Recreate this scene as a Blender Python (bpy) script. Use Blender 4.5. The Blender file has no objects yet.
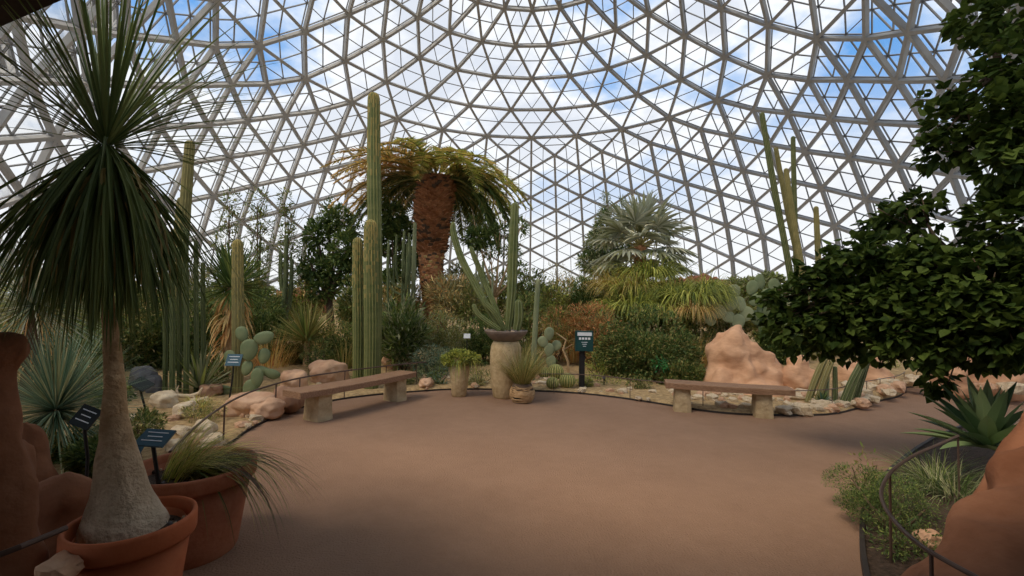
import bpy, math, random
from mathutils import Vector, Matrix, noise
R = random.Random(7)
sc = bpy.context.scene
COL = sc.collection
PI = math.pi
# ------------------------------------------------------------------ camera
EYE = 1.65; PITCH = 0.035; ROLL = -0.017; FPX = 451.1
_cp, _sp = math.cos(PITCH), math.sin(PITCH); _cr, _sr = math.cos(ROLL), math.sin(ROLL)
F_ = Vector((0, _cp, _sp)); R0 = Vector((1, 0, 0)); U0 = Vector((0, -_sp, _cp))
R_ = R0*_cr - U0*_sr; U_ = R0*_sr + U0*_cr
cam = bpy.data.cameras.new('camera'); cob = bpy.data.objects.new('camera', cam); COL.objects.link(cob)
cam.sensor_width = 36; cam.lens = 36*FPX/1024; cam.clip_start = .05; cam.clip_end = 500
M3 = Matrix((R_, U_, -F_)).transposed(); cob.matrix_world = Matrix.Translation((0, 0, EYE)) @ M3.to_4x4()
sc.camera = cob
def ray(px, py): return F_ + R_*((px-512)/FPX) + U_*((288-py)/FPX)
def W(px, py, Y):                       # the point at distance Y ahead that shows at this pixel
    d = ray(px, py); return Vector((0, 0, EYE)) + d*(Y/d.y)
def G(px, py, z=0.0):                   # the point of the level z that shows at this pixel
    d = ray(px, py); return Vector((0, 0, EYE)) + d*((z-EYE)/d.z)
# ------------------------------------------------------------------ view, sky, sun
sc.view_settings.view_transform = 'Standard'; sc.view_settings.look = 'None'
sc.view_settings.gamma = 1; sc.view_settings.use_curve_mapping = False
sc.view_settings.exposure = 0.42
SKY = 1.0
wd = bpy.data.worlds.new('sky'); sc.world = wd; wd.use_nodes = True
nt = wd.node_tree; nt.nodes.clear()
def nd(t, typ, **k):
    n = t.nodes.new(typ)
    for a, b in k.items():
        if a in ('operation', 'blend_type', 'noise_dimensions', 'data_type', 'feature', 'distance'): setattr(n, a, b)
        else: n.inputs[a].default_value = b
    return n
tc = nd(nt, 'ShaderNodeTexCoord'); sep = nd(nt, 'ShaderNodeSeparateXYZ'); nt.links.new(tc.outputs['Generated'], sep.inputs[0])
ad = nd(nt, 'ShaderNodeMath', operation='ADD'); ad.inputs[1].default_value = .28; nt.links.new(sep.outputs[2], ad.inputs[0])
mxx = nd(nt, 'ShaderNodeMath', operation='MAXIMUM'); mxx.inputs[1].default_value = .05; nt.links.new(ad.outputs[0], mxx.inputs[0])
cb = nd(nt, 'ShaderNodeCombineXYZ')
for k in (0, 1):
    dv = nd(nt, 'ShaderNodeMath', operation='DIVIDE'); nt.links.new(sep.outputs[k], dv.inputs[0]); nt.links.new(mxx.outputs[0], dv.inputs[1]); nt.links.new(dv.outputs[0], cb.inputs[k])
cb.inputs[2].default_value = 3.7
_da, _db = ray(740, 80).normalized(), ray(858, 34).normalized()
shift = nd(nt, 'ShaderNodeVectorMath', operation='ADD'); shift.inputs[1].default_value = (_da.x/(_da.z+.28)-_db.x/(_db.z+.28), _da.y/(_da.z+.28)-_db.y/(_db.z+.28), 0)
nt.links.new(cb.outputs[0], shift.inputs[0])
nz = nd(nt, 'ShaderNodeTexNoise', Scale=2.3, Detail=6.0, Roughness=.55); nt.links.new(shift.outputs[0], nz.inputs['Vector'])
rp = nd(nt, 'ShaderNodeValToRGB'); e = rp.color_ramp.elements
e[0].position = .37; e[0].color = (.13, .33, .68, 1); e[1].position = .53; e[1].color = (.83, .835, .85, 1)
q = e.new(.46); q.color = (.44, .56, .76, 1)
q = e.new(.62); q.color = (.62, .65, .72, 1)
nt.links.new(nz.outputs[0], rp.inputs[0])
bg = nd(nt, 'ShaderNodeBackground', Strength=SKY); mr = nd(nt, 'ShaderNodeMapRange'); mr.inputs[1].default_value = .12; mr.inputs[2].default_value = .42; nt.links.new(sep.outputs[2], mr.inputs[0])
hz = nd(nt, 'ShaderNodeMixRGB'); hz.inputs[1].default_value = (.77, .775, .785, 1); nt.links.new(mr.outputs[0], hz.inputs[0]); nt.links.new(rp.outputs[0], hz.inputs[2])
nt.links.new(hz.outputs[0], bg.inputs[0])
wo = nd(nt, 'ShaderNodeOutputWorld'); nt.links.new(bg.outputs[0], wo.inputs[0])
sun = bpy.data.lights.new('sun', 'SUN'); sun.energy = 2.6; sun.angle = math.radians(24); sun.color = (1, .84, .64)
so = bpy.data.objects.new('sun', sun); COL.objects.link(so)
so.rotation_euler = Vector((-.45, -.35, .82)).to_track_quat('Z', 'Y').to_euler()   # light comes from the left, slightly behind the camera
# ------------------------------------------------------------------ materials
MT = {}
def mat(name, c, c2=None, rough=.8, scale=6., bump=0., bscale=None, island=0., trans=0., spec=.3, detail=5., stretch=None, metal=0., nr=.6):
    if name in MT: return MT[name]
    m = bpy.data.materials.new(name); m.use_nodes = True; t = m.node_tree; b = t.nodes['Principled BSDF']
    b.inputs['Roughness'].default_value = rough; b.inputs['Specular IOR Level'].default_value = spec; b.inputs['Metallic'].default_value = metal
    tcn = nd(t, 'ShaderNodeTexCoord'); vec = tcn.outputs['Object']
    if stretch:
        mp = nd(t, 'ShaderNodeMapping', Scale=stretch); t.links.new(vec, mp.inputs['Vector']); vec = mp.outputs[0]
    n = nd(t, 'ShaderNodeTexNoise', Scale=scale, Detail=detail, Roughness=nr); t.links.new(vec, n.inputs['Vector'])
    r = nd(t, 'ShaderNodeValToRGB'); r.color_ramp.elements[0].position = .32; r.color_ramp.elements[1].position = .68
    r.color_ramp.elements[0].color = (*c, 1); r.color_ramp.elements[1].color = (*(c2 or [x*1.35 for x in c]), 1)
    if island:
        g = nd(t, 'ShaderNodeNewGeometry'); mm = nd(t, 'ShaderNodeMixRGB', Fac=island)
        t.links.new(n.outputs[0], mm.inputs[1]); t.links.new(g.outputs['Random Per Island'], mm.inputs[2]); t.links.new(mm.outputs[0], r.inputs[0])
    else: t.links.new(n.outputs[0], r.inputs[0])
    t.links.new(r.outputs[0], b.inputs['Base Color'])
    if bump:
        bn = nd(t, 'ShaderNodeTexNoise', Scale=bscale or scale*4, Detail=4.0); t.links.new(vec, bn.inputs['Vector'])
        bp = nd(t, 'ShaderNodeBump', Strength=bump, Distance=.02); t.links.new(bn.outputs[0], bp.inputs['Height']); t.links.new(bp.outputs[0], b.inputs['Normal'])
    if trans:
        tr = nd(t, 'ShaderNodeBsdfTranslucent'); t.links.new(r.outputs[0], tr.inputs[0])
        ms = nd(t, 'ShaderNodeMixShader'); ms.inputs[0].default_value = trans
        o = t.nodes['Material Output']; t.links.new(b.outputs[0], ms.inputs[1]); t.links.new(tr.outputs[0], ms.inputs[2]); t.links.new(ms.outputs[0], o.inputs[0])
    MT[name] = m; return m
def leafm(name, c, c2, **k):
    c, c2 = [[min(.8, x*f) for x, f in zip(q, (1.55, 1.32, 1.1))] for q in (c, c2)]
    return mat(name, c, c2, rough=k.pop('rough', .55), scale=k.pop('scale', 3.), island=k.pop('island', .6), trans=k.pop('trans', .3), **k)
# glass
gm = bpy.data.materials.new('dome_glass'); gm.use_nodes = True; t = gm.node_tree; t.nodes.clear()
tr = nd(t, 'ShaderNodeBsdfTransparent'); tr.inputs[0].default_value = (.93, .95, .96, 1)
gl = nd(t, 'ShaderNodeBsdfGlossy', Roughness=.06); fr = nd(t, 'ShaderNodeFresnel', IOR=1.16)
ms = nd(t, 'ShaderNodeMixShader'); o = nd(t, 'ShaderNodeOutputMaterial')
t.links.new(fr.outputs[0], ms.inputs[0]); t.links.new(tr.outputs[0], ms.inputs[1]); t.links.new(gl.outputs[0], ms.inputs[2]); t.links.new(ms.outputs[0], o.inputs[0])
CONC = mat('pale_concrete', (.35, .35, .345), (.43, .43, .42), rough=.85, scale=1.2)
ALU = mat('weathered_aluminium', (.20, .20, .20), (.26, .26, .26), rough=.6, scale=2.)
PATH = mat('brown_paving', (.245, .145, .092), (.325, .20, .13), rough=.9, scale=1.1, bump=.7, bscale=70., detail=12., nr=.86)
GRAV = mat('gravel_soil', (.26, .17, .08), (.58, .41, .21), rough=.95, scale=14., bump=1., bscale=60.)
SOIL = mat('dark_soil', (.035, .024, .016), (.12, .08, .055), rough=.95, scale=30., bump=1., bscale=80.)
KERB = mat('dark_steel_edging', (.03, .025, .022), (.05, .04, .035), rough=.6)
RAIL = mat('brown_rail_steel', (.10, .065, .05), (.15, .10, .08), rough=.45, metal=.4)
TERRA = mat('terracotta', (.42, .11, .04), (.54, .165, .065), rough=.75, scale=4., bump=.2)
TERRA2 = mat('weathered_terracotta', (.32, .10, .045), (.48, .19, .10), rough=.8, scale=5., bump=.3)
REDROCK = mat('red_sandstone', (.20, .078, .036), (.35, .155, .08), rough=.9, scale=2.2, bump=.8, bscale=12.)
PINKROCK = mat('pink_sandstone', (.50, .27, .15), (.72, .43, .26), rough=.9, scale=2.4, bump=1., bscale=7., stretch=(1, 1, 1.8))
BOULD = mat('buff_boulder', (.50, .28, .17), (.70, .46, .30), rough=.9, scale=3., bump=.7, bscale=18.)
PALE = mat('pale_limestone', (.52, .40, .26), (.74, .62, .45), rough=.9, scale=5., bump=.6, bscale=25.)
GREYR = mat('grey_stone', (.10, .10, .11), (.20, .19, .19), rough=.9, scale=4., bump=.5)
WOOD = mat('worn_plank', (.21, .11, .06), (.35, .21, .125), rough=.7, scale=5., bump=.3, stretch=(1, 12, 12))
BSTONE = mat('tan_block', (.36, .26, .14), (.54, .42, .26), rough=.9, scale=8., bump=.8, bscale=25.)
URN = mat('textured_sandstone_urn', (.42, .30, .15), (.60, .46, .27), rough=.9, scale=14., bump=1., bscale=40.)
BOWL = mat('brown_grey_bowl', (.17, .13, .10), (.26, .20, .16), rough=.8, scale=6., bump=.3)
WICK = mat('wicker', (.34, .20, .09), (.54, .36, .19), rough=.8, scale=20.)
BARK = mat('ponytail_bark', (.36, .22, .10), (.60, .42, .24), rough=.95, scale=5., bump=1., bscale=30., stretch=(1, 1, .4))
BARKG = mat('grey_corky_bark', (.40, .32, .22), (.64, .53, .39), rough=.95, scale=9., bump=1., bscale=34.)
def _two(m, m2, z0, z1):                 # the pale corky foot of the trunk passes into brown bark with height
    t = m.node_tree; b_ = t.nodes['Principled BSDF']; src = b_.inputs['Base Color'].links[0].from_socket
    r2 = nd(t, 'ShaderNodeValToRGB'); s2 = [q for q in m2.node_tree.nodes if q.type == 'VALTORGB'][0]
    for i in (0, 1): r2.color_ramp.elements[i].position = s2.color_ramp.elements[i].position; r2.color_ramp.elements[i].color = s2.color_ramp.elements[i].color
    t.links.new([q for q in t.nodes if q.type == 'VALTORGB' and q != r2][0].inputs[0].links[0].from_socket, r2.inputs[0])
    tcn = [q for q in t.nodes if q.type == 'TEX_COORD'][0]; sp = nd(t, 'ShaderNodeSeparateXYZ'); t.links.new(tcn.outputs['Object'], sp.inputs[0])
    mr_ = nd(t, 'ShaderNodeMapRange'); mr_.inputs[1].default_value = z0; mr_.inputs[2].default_value = z1; t.links.new(sp.outputs[2], mr_.inputs[0])
    mx_ = nd(t, 'ShaderNodeMixRGB'); t.links.new(mr_.outputs[0], mx_.inputs[0]); t.links.new(src, mx_.inputs[1]); t.links.new(r2.outputs[0], mx_.inputs[2]); t.links.new(mx_.outputs[0], b_.inputs['Base Color'])
_two(BARKG, BARK, .08, .62)
DBARK = mat('dark_bark', (.09, .06, .04), (.17, .12, .08), rough=.95, scale=6., bump=.6)
PBARK = mat('palm_trunk_bark', (.28, .11, .045), (.54, .27, .13), rough=.95, scale=6., bump=.8)
TAN = leafm('dry_leaf', (.42, .27, .12), (.66, .48, .26), trans=.15)
PONY = leafm('ponytail_leaf', (.042, .078, .026), (.105, .155, .055), trans=.3)
PONYD = leafm('ponytail_inner_leaf', (.16, .14, .05), (.30, .25, .10), trans=.25)
CACT = mat('cactus_green', (.115, .145, .045), (.19, .205, .07), rough=.6, scale=3., stretch=(1, 1, 3))
CACTG = mat('cactus_golden_rib', (.30, .28, .10), (.42, .35, .15), rough=.8, scale=8.)
TIPG = mat('cactus_golden_spines', (.29, .24, .075), (.38, .30, .11), rough=.9, scale=8.)
CACTB = mat('cactus_brown', (.19, .17, .065), (.28, .24, .095), rough=.8, scale=4.)
CACTP = mat('cactus_pale', (.20, .235, .125), (.30, .32, .18), rough=.7, scale=4.)
CACTD = mat('cactus_dark', (.07, .095, .035), (.13, .15, .06), rough=.7, scale=4.)
PAD = mat('prickly_pad', (.13, .175, .08), (.21, .24, .12), rough=.6, scale=5.)
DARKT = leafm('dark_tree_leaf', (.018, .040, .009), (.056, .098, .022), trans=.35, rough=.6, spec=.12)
DEEPG = leafm('deep_green_leaf', (.035, .075, .025), (.085, .15, .05))
MIDG = leafm('mid_green_leaf', (.08, .13, .04), (.18, .25, .08))
OLIVE = leafm('olive_leaf', (.13, .14, .05), (.27, .27, .11))
GREYG = leafm('grey_green_leaf', (.15, .19, .12), (.30, .35, .24))
LIME = leafm('lime_leaf', (.22, .29, .06), (.42, .48, .14))
BLUEG = leafm('blue_green_leaf', (.06, .13, .10), (.15, .25, .20))
SILV = leafm('silver_palm_leaf', (.24, .30, .27), (.46, .52, .47), trans=.2)
RUST = leafm('rust_twig', (.25, .12, .05), (.42, .24, .11), trans=.15)
GOLD = leafm('golden_frond', (.30, .25, .08), (.55, .44, .17))
PGREEN = leafm('palm_green', (.10, .15, .04), (.24, .30, .09))
GRASS = leafm('blond_grass', (.30, .30, .13), (.52, .48, .24))
AGAVE = leafm('agave_green', (.05, .105, .055), (.14, .22, .12), rough=.4, trans=.1)
PLATE = mat('green_sign_face', (.012, .055, .055), (.02, .075, .07), rough=.4)
PLATEB = mat('blue_sign_face', (.03, .085, .12), (.045, .11, .15), rough=.4)
PLATED = mat('black_sign_face', (.012, .018, .018), (.02, .028, .028), rough=.4)
WHITE = mat('white_print', (.70, .74, .76), (.80, .82, .84), rough=.6)
BLACK = mat('black_post', (.012, .012, .012), (.02, .02, .02), rough=.5)
BARREL = mat('barrel_cactus_green', (.20, .24, .07), (.32, .34, .12), rough=.7)
DARKW = mat('dark_portal_wood', (.02, .012, .008), (.035, .02, .014), rough=.8)
RUSTW = mat('rusty_red_box', (.30, .08, .04), (.42, .14, .08), rough=.8)
# ------------------------------------------------------------------ mesh builder
WL = {}                                      # world position of every parent, for parts of parts
class MB:
    def __init__(s): s.v = []; s.f = []; s.m = []; s.mats = []
    def mi(s, m):
        if m not in s.mats: s.mats.append(m)
        return s.mats.index(m)
    def add(s, vs, fs, m):
        b = len(s.v); i = s.mi(m); s.v.extend([tuple(v) for v in vs])
        for f in fs: s.f.append(tuple(b+k for k in f)); s.m.append(i)
    def box(s, c, sx, sy, sz, m, rot=0., mtx=None):
        q = mtx or Matrix.Rotation(rot, 3, 'Z'); c = Vector(c)
        vs = [c + q @ Vector((x*sx/2, y*sy/2, z*sz/2)) for x in (-1, 1) for y in (-1, 1) for z in (-1, 1)]
        s.add(vs, [(0, 1, 3, 2), (4, 6, 7, 5), (0, 4, 5, 1), (2, 3, 7, 6), (0, 2, 6, 4), (1, 5, 7, 3)], m)
    def beam(s, a, b, w, d, up, m):            # square bar, w across, d along 'up'
        a = Vector(a); b = Vector(b); t = (b-a).normalized(); u = Vector(up); u = (u - t*u.dot(t)).normalized(); x = t.cross(u)
        vs = [p + x*(sx*w/2) + u*(su*d/2) for p in (a, b) for sx, su in ((-1, -1), (1, -1), (1, 1), (-1, 1))]
        s.add(vs, [(0, 1, 5, 4), (1, 2, 6, 5), (2, 3, 7, 6), (3, 0, 4, 7), (3, 2, 1, 0), (4, 5, 6, 7)], m)
    def tube(s, pts, r, m, n=8, cap=True):
        pts = [Vector(p) for p in pts]; rs = r if isinstance(r, (list, tuple)) else [r]*len(pts)
        vs = []; fs = []; ref = None
        for i, p in enumerate(pts):
            t = (pts[min(i+1, len(pts)-1)] - pts[max(i-1, 0)]).normalized()
            if ref is None: ref = t.orthogonal().normalized()
            ref = (ref - t*ref.dot(t)).normalized(); y = t.cross(ref)
            for k in range(n):
                a = 2*PI*k/n; vs.append(p + (ref*math.cos(a) + y*math.sin(a))*rs[i])
        for i in range(len(pts)-1):
            for k in range(n): fs.append((i*n+k, i*n+(k+1) % n, (i+1)*n+(k+1) % n, (i+1)*n+k))
        if cap: fs.append(tuple(range(n-1, -1, -1))); fs.append(tuple((len(pts)-1)*n+k for k in range(n)))
        s.add(vs, fs, m)
    def lathe(s, prof, m, n=32, c=(0, 0, 0), wob=0., seed=0):
        vs = []; fs = []; c = Vector(c)
        for (r, z) in prof:
            for k in range(n):
                a = 2*PI*k/n; rr = r*(1+wob*noise.noise(Vector((math.cos(a)*2, math.sin(a)*2, z*4+seed)))); vs.append(c + Vector((rr*math.cos(a), rr*math.sin(a), z)))
        for i in range(len(prof)-1):
            for k in range(n): fs.append((i*n+k, i*n+(k+1) % n, (i+1)*n+(k+1) % n, (i+1)*n+k))
        s.add(vs, fs, m)
    def blade(s, p, d, L, w, droop, m, n=6, fold=.15, taper=.0, jit=0., wmid=None):
        # a folded strip that starts along d and bends down under its weight
        p = Vector(p); d = Vector(d).normalized(); vs = []; fs = []; st = L/n
        side = d.cross(Vector((0, 0, 1)))
        side = side.normalized() if side.length > .05 else Vector((R.uniform(-1, 1), R.uniform(-1, 1), 0)).normalized()
        for i in range(n+1):
            t = i/n; ww = w*(1-t**2.2)*(taper + (1-taper)*1) if wmid is None else w*(wmid + (1-wmid)*math.sin(min(1, t*2.2)*PI/2))*(1-t**3)
            if i == n: ww = w*.03
            up = side.cross(d)
            vs += [p - side*ww/2 + up*ww*fold, p, p + side*ww/2 + up*ww*fold]
            p = p + d*st
            d = (d + Vector((R.uniform(-jit, jit), R.uniform(-jit, jit), -droop*(1.0/n)*(1-.0*t)))).normalized()
            sd = side - d*side.dot(d)
            side = sd.normalized() if sd.length > 1e-3 else side
        for i in range(n):
            a = i*3; fs += [(a, a+1, a+4, a+3), (a+1, a+2, a+5, a+4)]
        s.add(vs, fs, m)
    def leaf(s, p, d, nrm, L, w, m):            # a small folded leaf
        d = d.normalized(); x = d.cross(nrm)
        x = x.normalized() if x.length > 1e-3 else d.orthogonal().normalized()
        u = x.cross(d)
        vs = [p, p + d*L*.45 - x*w/2 + u*w*.18, p + d*L*.5, p + d*L*.45 + x*w/2 + u*w*.18, p + d*L - u*w*.1]
        s.add(vs, [(0, 2, 1), (0, 3, 2), (1, 2, 4), (2, 3, 4)], m)
    def lobed(s, p, d, nrm, L, w, m):           # a broad leaf with shoulders
        d = d.normalized(); x = d.cross(nrm)
        x = x.normalized() if x.length > 1e-3 else d.orthogonal().normalized()
        u = x.cross(d)
        def q(a, b, c): return p + d*L*a + x*w*b + u*w*c
        vs = [q(0, 0, 0), q(.06, -.30, .06), q(.30, -.52, .10), q(.62, -.36, .02), q(1, 0, -.16), q(.62, .36, .02), q(.30, .52, .10), q(.06, .30, .06), q(.45, 0, -.02)]
        s.add(vs, [(8, i, i+1) for i in range(0, 7)] + [(8, 7, 0)], m)
    def ball(s, c, r, m, n=8, k=6, seed=None, amp=.15):
        c = Vector(c); r = Vector(r if hasattr(r, '__len__') else (r, r, r)); vs = []; fs = []
        for i in range(1, k):
            for j in range(n):
                a = 2*PI*j/n; b = PI*i/k; v = Vector((math.sin(b)*math.cos(a), math.sin(b)*math.sin(a), math.cos(b)))
                g = 1 if seed is None else 1+amp*noise.noise(v*1.7+Vector((seed, seed, seed)))*2
                vs.append(c + Vector((v.x*r.x, v.y*r.y, v.z*r.z))*g)
        vs += [c+Vector((0, 0, r.z)), c-Vector((0, 0, r.z))]
        T_, B_ = len(vs)-2, len(vs)-1
        for i in range(k-2):
            for j in range(n): fs.append((i*n+j, (i+1)*n+j, (i+1)*n+(j+1) % n, i*n+(j+1) % n))
        for j in range(n): fs.append((T_, j, (j+1) % n)); fs.append((B_, (k-2)*n+(j+1) % n, (k-2)*n+j))
        s.add(vs, fs, m)
    def build(s, name, parent=None, smooth=False, loc=None, **tg):
        me = bpy.data.meshes.new(name); org = Vector(loc) if loc is not None else Vector((0, 0, 0))
        if loc is not None: s.v = [(a-org.x, b-org.y, c-org.z) for a, b, c in s.v]
        me.from_pydata(s.v, [], s.f)
        for m in s.mats: me.materials.append(m)
        me.polygons.foreach_set('material_index', s.m)
        if smooth: me.polygons.foreach_set('use_smooth', [True]*len(s.f))
        me.update(); o = bpy.data.objects.new(name, me); COL.objects.link(o); o.location = org
        WL[o.name] = org.copy()
        if parent is not None: o.parent = parent; o.location = org - WL[parent.name]
        for a, b in tg.items(): o[a] = b
        return o
def tag(o, label, cat, group=None, kind=None):
    o['label'] = label; o['category'] = cat
    if group: o['group'] = group
    if kind: o['kind'] = kind
    return o
def thing(name, label, cat, loc, group=None, kind=None):
    o = bpy.data.objects.new(name, None); o.empty_display_size = .1; COL.objects.link(o); o.location = Vector(loc); WL[o.name] = Vector(loc); return tag(o, label, cat, group, kind)
def rdir(zmin=-1., zmax=1.):
    a = R.uniform(0, 2*PI); z = R.uniform(zmin, zmax); r = math.sqrt(max(0, 1-z*z)); return Vector((r*math.cos(a), r*math.sin(a), z))
# ------------------------------------------------------------------ ground
def T(x, y):
    d = math.hypot(x-.3, y-4.)
    return .05 + .055*max(0, d-6.0) + (.12*noise.noise(Vector((x*.35, y*.35, 2))) if d > 7 else 0)*min(1, max(0, d-7)/3)
def TG(px, py):                              # bed surface seen at a pixel
    z = .06
    for _ in range(6):
        p = G(px, py, z); z = T(p.x, p.y)
    return Vector((p.x, p.y, z))
U = 15.0; AX = Vector((-math.sin(-.03)*1.523*U, math.cos(-.03)*1.523*U, 0))
mb = MB(); n = 72
mb.add([(AX.x+34*math.cos(2*PI*k/n), AX.y+34*math.sin(2*PI*k/n), 0) for k in range(n)] + [(AX.x+34*math.cos(2*PI*k/n), AX.y+34*math.sin(2*PI*k/n), -.3) for k in range(n)],
       [tuple(range(n))] + [(k, n+k, n+(k+1) % n, (k+1) % n) for k in range(n)], PATH)
mb.build('floor', kind='structure')
KP = [(-40, 640), (30, 575), (90, 530), (150, 490), (200, 464), (232, 443), (250, 430), (280, 415), (302, 408), (340, 400), (380, 395), (418, 392), (451, 390), (493, 390), (534, 391.5), (558, 392.5), (590, 395), (624, 399), (660, 404.5), (700, 411), (740, 415), (780, 416), (806, 416), (835, 414.5), (861, 408), (878, 402), (897, 397.5), (906, 392), (907, 388), (925, 388), (980, 390), (1040, 394), (1140, 400)]
def smooth_pts(P, k=4):
    out = []
    for i in range(len(P)-1):
        p0, p1, p2, p3 = P[max(i-1, 0)], P[i], P[i+1], P[min(i+2, len(P)-1)]
        for j in range(k):
            t = j/k; out.append(.5*((2*p1)+(p2-p0)*t+(2*p0-5*p1+4*p2-p3)*t*t+(3*p1-p0-3*p2+p3)*t**3))
    out.append(P[-1]); return out
KW = smooth_pts([G(a, b) for a, b in KP], 3)
mb = MB(); rows = 26; vs = []; c0 = Vector((.3, 4., 0))
ang0 = [math.atan2(p.x-.3, p.y-4.) for p in KW]
for i, p in enumerate(KW):
    u = i/(len(KW)-1); th = -2.35 + 4.0*u
    if 6 < i < len(KW)-4: th = th*.25 + ang0[i]*.75 if False else th
    o_ = Vector((AX.x + 20.6*math.sin(-1.95+3.55*u), AX.y + 20.6*math.cos(-1.95+3.55*u)*1.0, 0))
    for j in range(rows+1):
        t = (j/rows)**1.8; q = p.lerp(o_, t); vs.append((q.x, q.y, T(q.x, q.y) if j > 0 else 0.012))
fs = [(i*(rows+1)+j, i*(rows+1)+j+1, (i+1)*(rows+1)+j+1, (i+1)*(rows+1)+j) for i in range(len(KW)-1) for j in range(rows)]
mb.add(vs, fs, GRAV); o = mb.build('garden_bed', smooth=True); tag(o, 'gravel planting bed curving around the brown path and rising to the dome', 'planting bed', kind='structure')
mb = MB()
for i in range(len(KW)-1): mb.beam(KW[i]+Vector((0, 0, .014)), KW[i+1]+Vector((0, 0, .014)), .012, .032, (0, 0, 1), KERB)
mb.build('trim_1', kind='structure')
# front right bed
K2P = [(965, 428), (930, 444), (895, 470), (868, 505), (862, 545), (870, 600), (885, 680)]
K2 = smooth_pts([G(a, b) for a, b in K2P], 3)
mb = MB(); vs = []
for i, p in enumerate(K2):
    o_ = Vector((p.x*.6+3.4, p.y*.8+.6, 0))
    for j in range(9): q = p.lerp(o_, j/8); vs.append((q.x, q.y, .03+.25*(j/8)**1.5))
mb.add(vs, [(i*9+j, (i+1)*9+j, (i+1)*9+j+1, i*9+j+1) for i in range(len(K2)-1) for j in range(8)], SOIL)
o = mb.build('front_bed', smooth=True); tag(o, 'dark soil bed inside the curved railing, lower right', 'planting bed', kind='structure')
mb = MB()
for i in range(len(K2)-1): mb.beam(K2[i]+Vector((0, 0, .03)), K2[i+1]+Vector((0, 0, .03)), .03, .06, (0, 0, 1), KERB)
mb.build('trim_2', kind='structure')
# ------------------------------------------------------------------ dome
RR = [0.0, .20, .36, .512, .659, .784, .903, 1.0, 1.07, 1.107, 1.161, 1.192, 1.242, 1.276, 1.31, 1.345, 1.365, 1.385, 1.40, 1.412, 1.42]
ZZ = [1.478, 1.458, 1.418, 1.354, 1.269, 1.17, 1.055, .939, .86, .794, .719, .646, .575, .501, .42, .346, .256, .165, .075, -.02, -.11]
# rows: 0 hub, 1 A'', 2 A', 3..7 A..E, 8.. F..; vertices at even index on rows 3,5,7,8?...
N = 25; A0 = .020; YAW = -.03
def par(k):                                   # parity of a ring's indices
    if k <= 7: return 0 if k % 2 == 1 else 1
    return 1 if k % 2 == 0 else 0
def DV(k, i, off=0.):
    r = RR[k]*U; z = ZZ[k]*U+EYE; th = A0 + i*PI/N
    k0, k1 = max(k-1, 0), min(k+1, len(RR)-1)
    dr, dz = RR[k1]-RR[k0], ZZ[k1]-ZZ[k0]; l = math.hypot(dr, dz); nr_, nz_ = -dz/l, dr/l
    r += nr_*off; z += nz_*off
    x, y = r*math.sin(th), r*math.cos(th)+1.523*U
    c, s = math.cos(YAW), math.sin(YAW); return Vector((c*x-s*y, s*x+c*y, z))
def near_open(c): return c.z < 6.5 and c.y < 7.5 and abs(c.x) < 6.5
tris = []; edges = set(); K_ = len(RR)
for k in range(1, K_-1):
    for i in range(2*N):
        if i % 2 != par(k): continue
        a = (k, i)
        if k < 7:
            r2 = par(k+1); b, c = (k+1, (i-1) % 50), (k+1, (i+1) % 50)
            tris.append((a, b, c)); tris.append((a, (k, (i+2) % 50), c))
            edges |= {(a, b), (a, c), (a, (k, (i+2) % 50))}
        else:
            b, c = (k+1, (i-1) % 50), (k+1, (i+1) % 50)
            if k == 7: edges.add((a, (k, (i+2) % 50))); tris.append((a, (7, (i+2) % 50), c))
            edges |= {(a, b), (a, c)}
            if k+2 < K_:
                d = (k+2, i); edges.add((a, d)); tris.append((a, b, d)); tris.append((a, c, d))
hub = (0, 0)
for i in range(50):
    if i % 2 == par(1): edges.add((hub, (1, i))); tris.append((hub, (1, i), (1, (i+2) % 50)))
mb = MB(); OFF = .34
mids = {}
for a, b in edges:
    p, q = DV(*a), DV(*b); c = (p+q)/2
    if near_open(c): continue
    nrm = (DV(a[0], a[1], 1)-p + DV(b[0], b[1], 1)-q).normalized()
    ln = (q-p).normalized()
    mb.beam(p-ln*.05, q+ln*.05, .17, .23, nrm, CONC)
    mb.tube([c, (DV(a[0], a[1], OFF)+DV(b[0], b[1], OFF))/2], .03, ALU, n=5, cap=False)
o = mb.build('ceiling', kind='structure')
def pix(p):
    d = p - Vector((0, 0, EYE)); z = d.dot(F_); return (512+FPX*d.dot(R_)/z, 288-FPX*d.dot(U_)/z) if z > .3 else None
cand = []
for tri in tris:
    P = [DV(k, i, OFF) for k, i in tri]; c = (P[0]+P[1]+P[2])/3
    if near_open(c): continue
    s = [pix(p) for p in P]
    area = 0
    if all(s) and any(-10 < x < 1034 and -10 < y < 400 for x, y in s):
        area = abs((s[1][0]-s[0][0])*(s[2][1]-s[0][1])-(s[2][0]-s[0][0])*(s[1][1]-s[0][1]))
        area = min(area, 4000)
    cand.append((area, P))
cand.sort(key=lambda q: -q[0])
def panel(mb, P):
    m = [(P[0]+P[1])/2, (P[1]+P[2])/2, (P[2]+P[0])/2]; nrm = (P[1]-P[0]).cross(P[2]-P[0]).normalized()
    for a, b in ((0, 1), (1, 2), (2, 0)): mb.beam(m[a], m[b], .05, .07, nrm, ALU)
    for a in range(3): mb.beam(P[a], P[(a+1) % 3], .05, .06, nrm, ALU)
    mb.add([P[0], P[1], P[2], m[0], m[1], m[2]], [(0, 3, 5), (3, 1, 4), (5, 4, 2), (3, 4, 5)], gm)
for j, (ar, P) in enumerate(cand[:300]):
    mb = MB(); panel(mb, P); mb.build('window_%d' % (j+1), kind='structure')
mb = MB()
for ar, P in cand[300:]: panel(mb, P)
mb.build('window_301', kind='structure')
mb = MB(); prof = []
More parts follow.
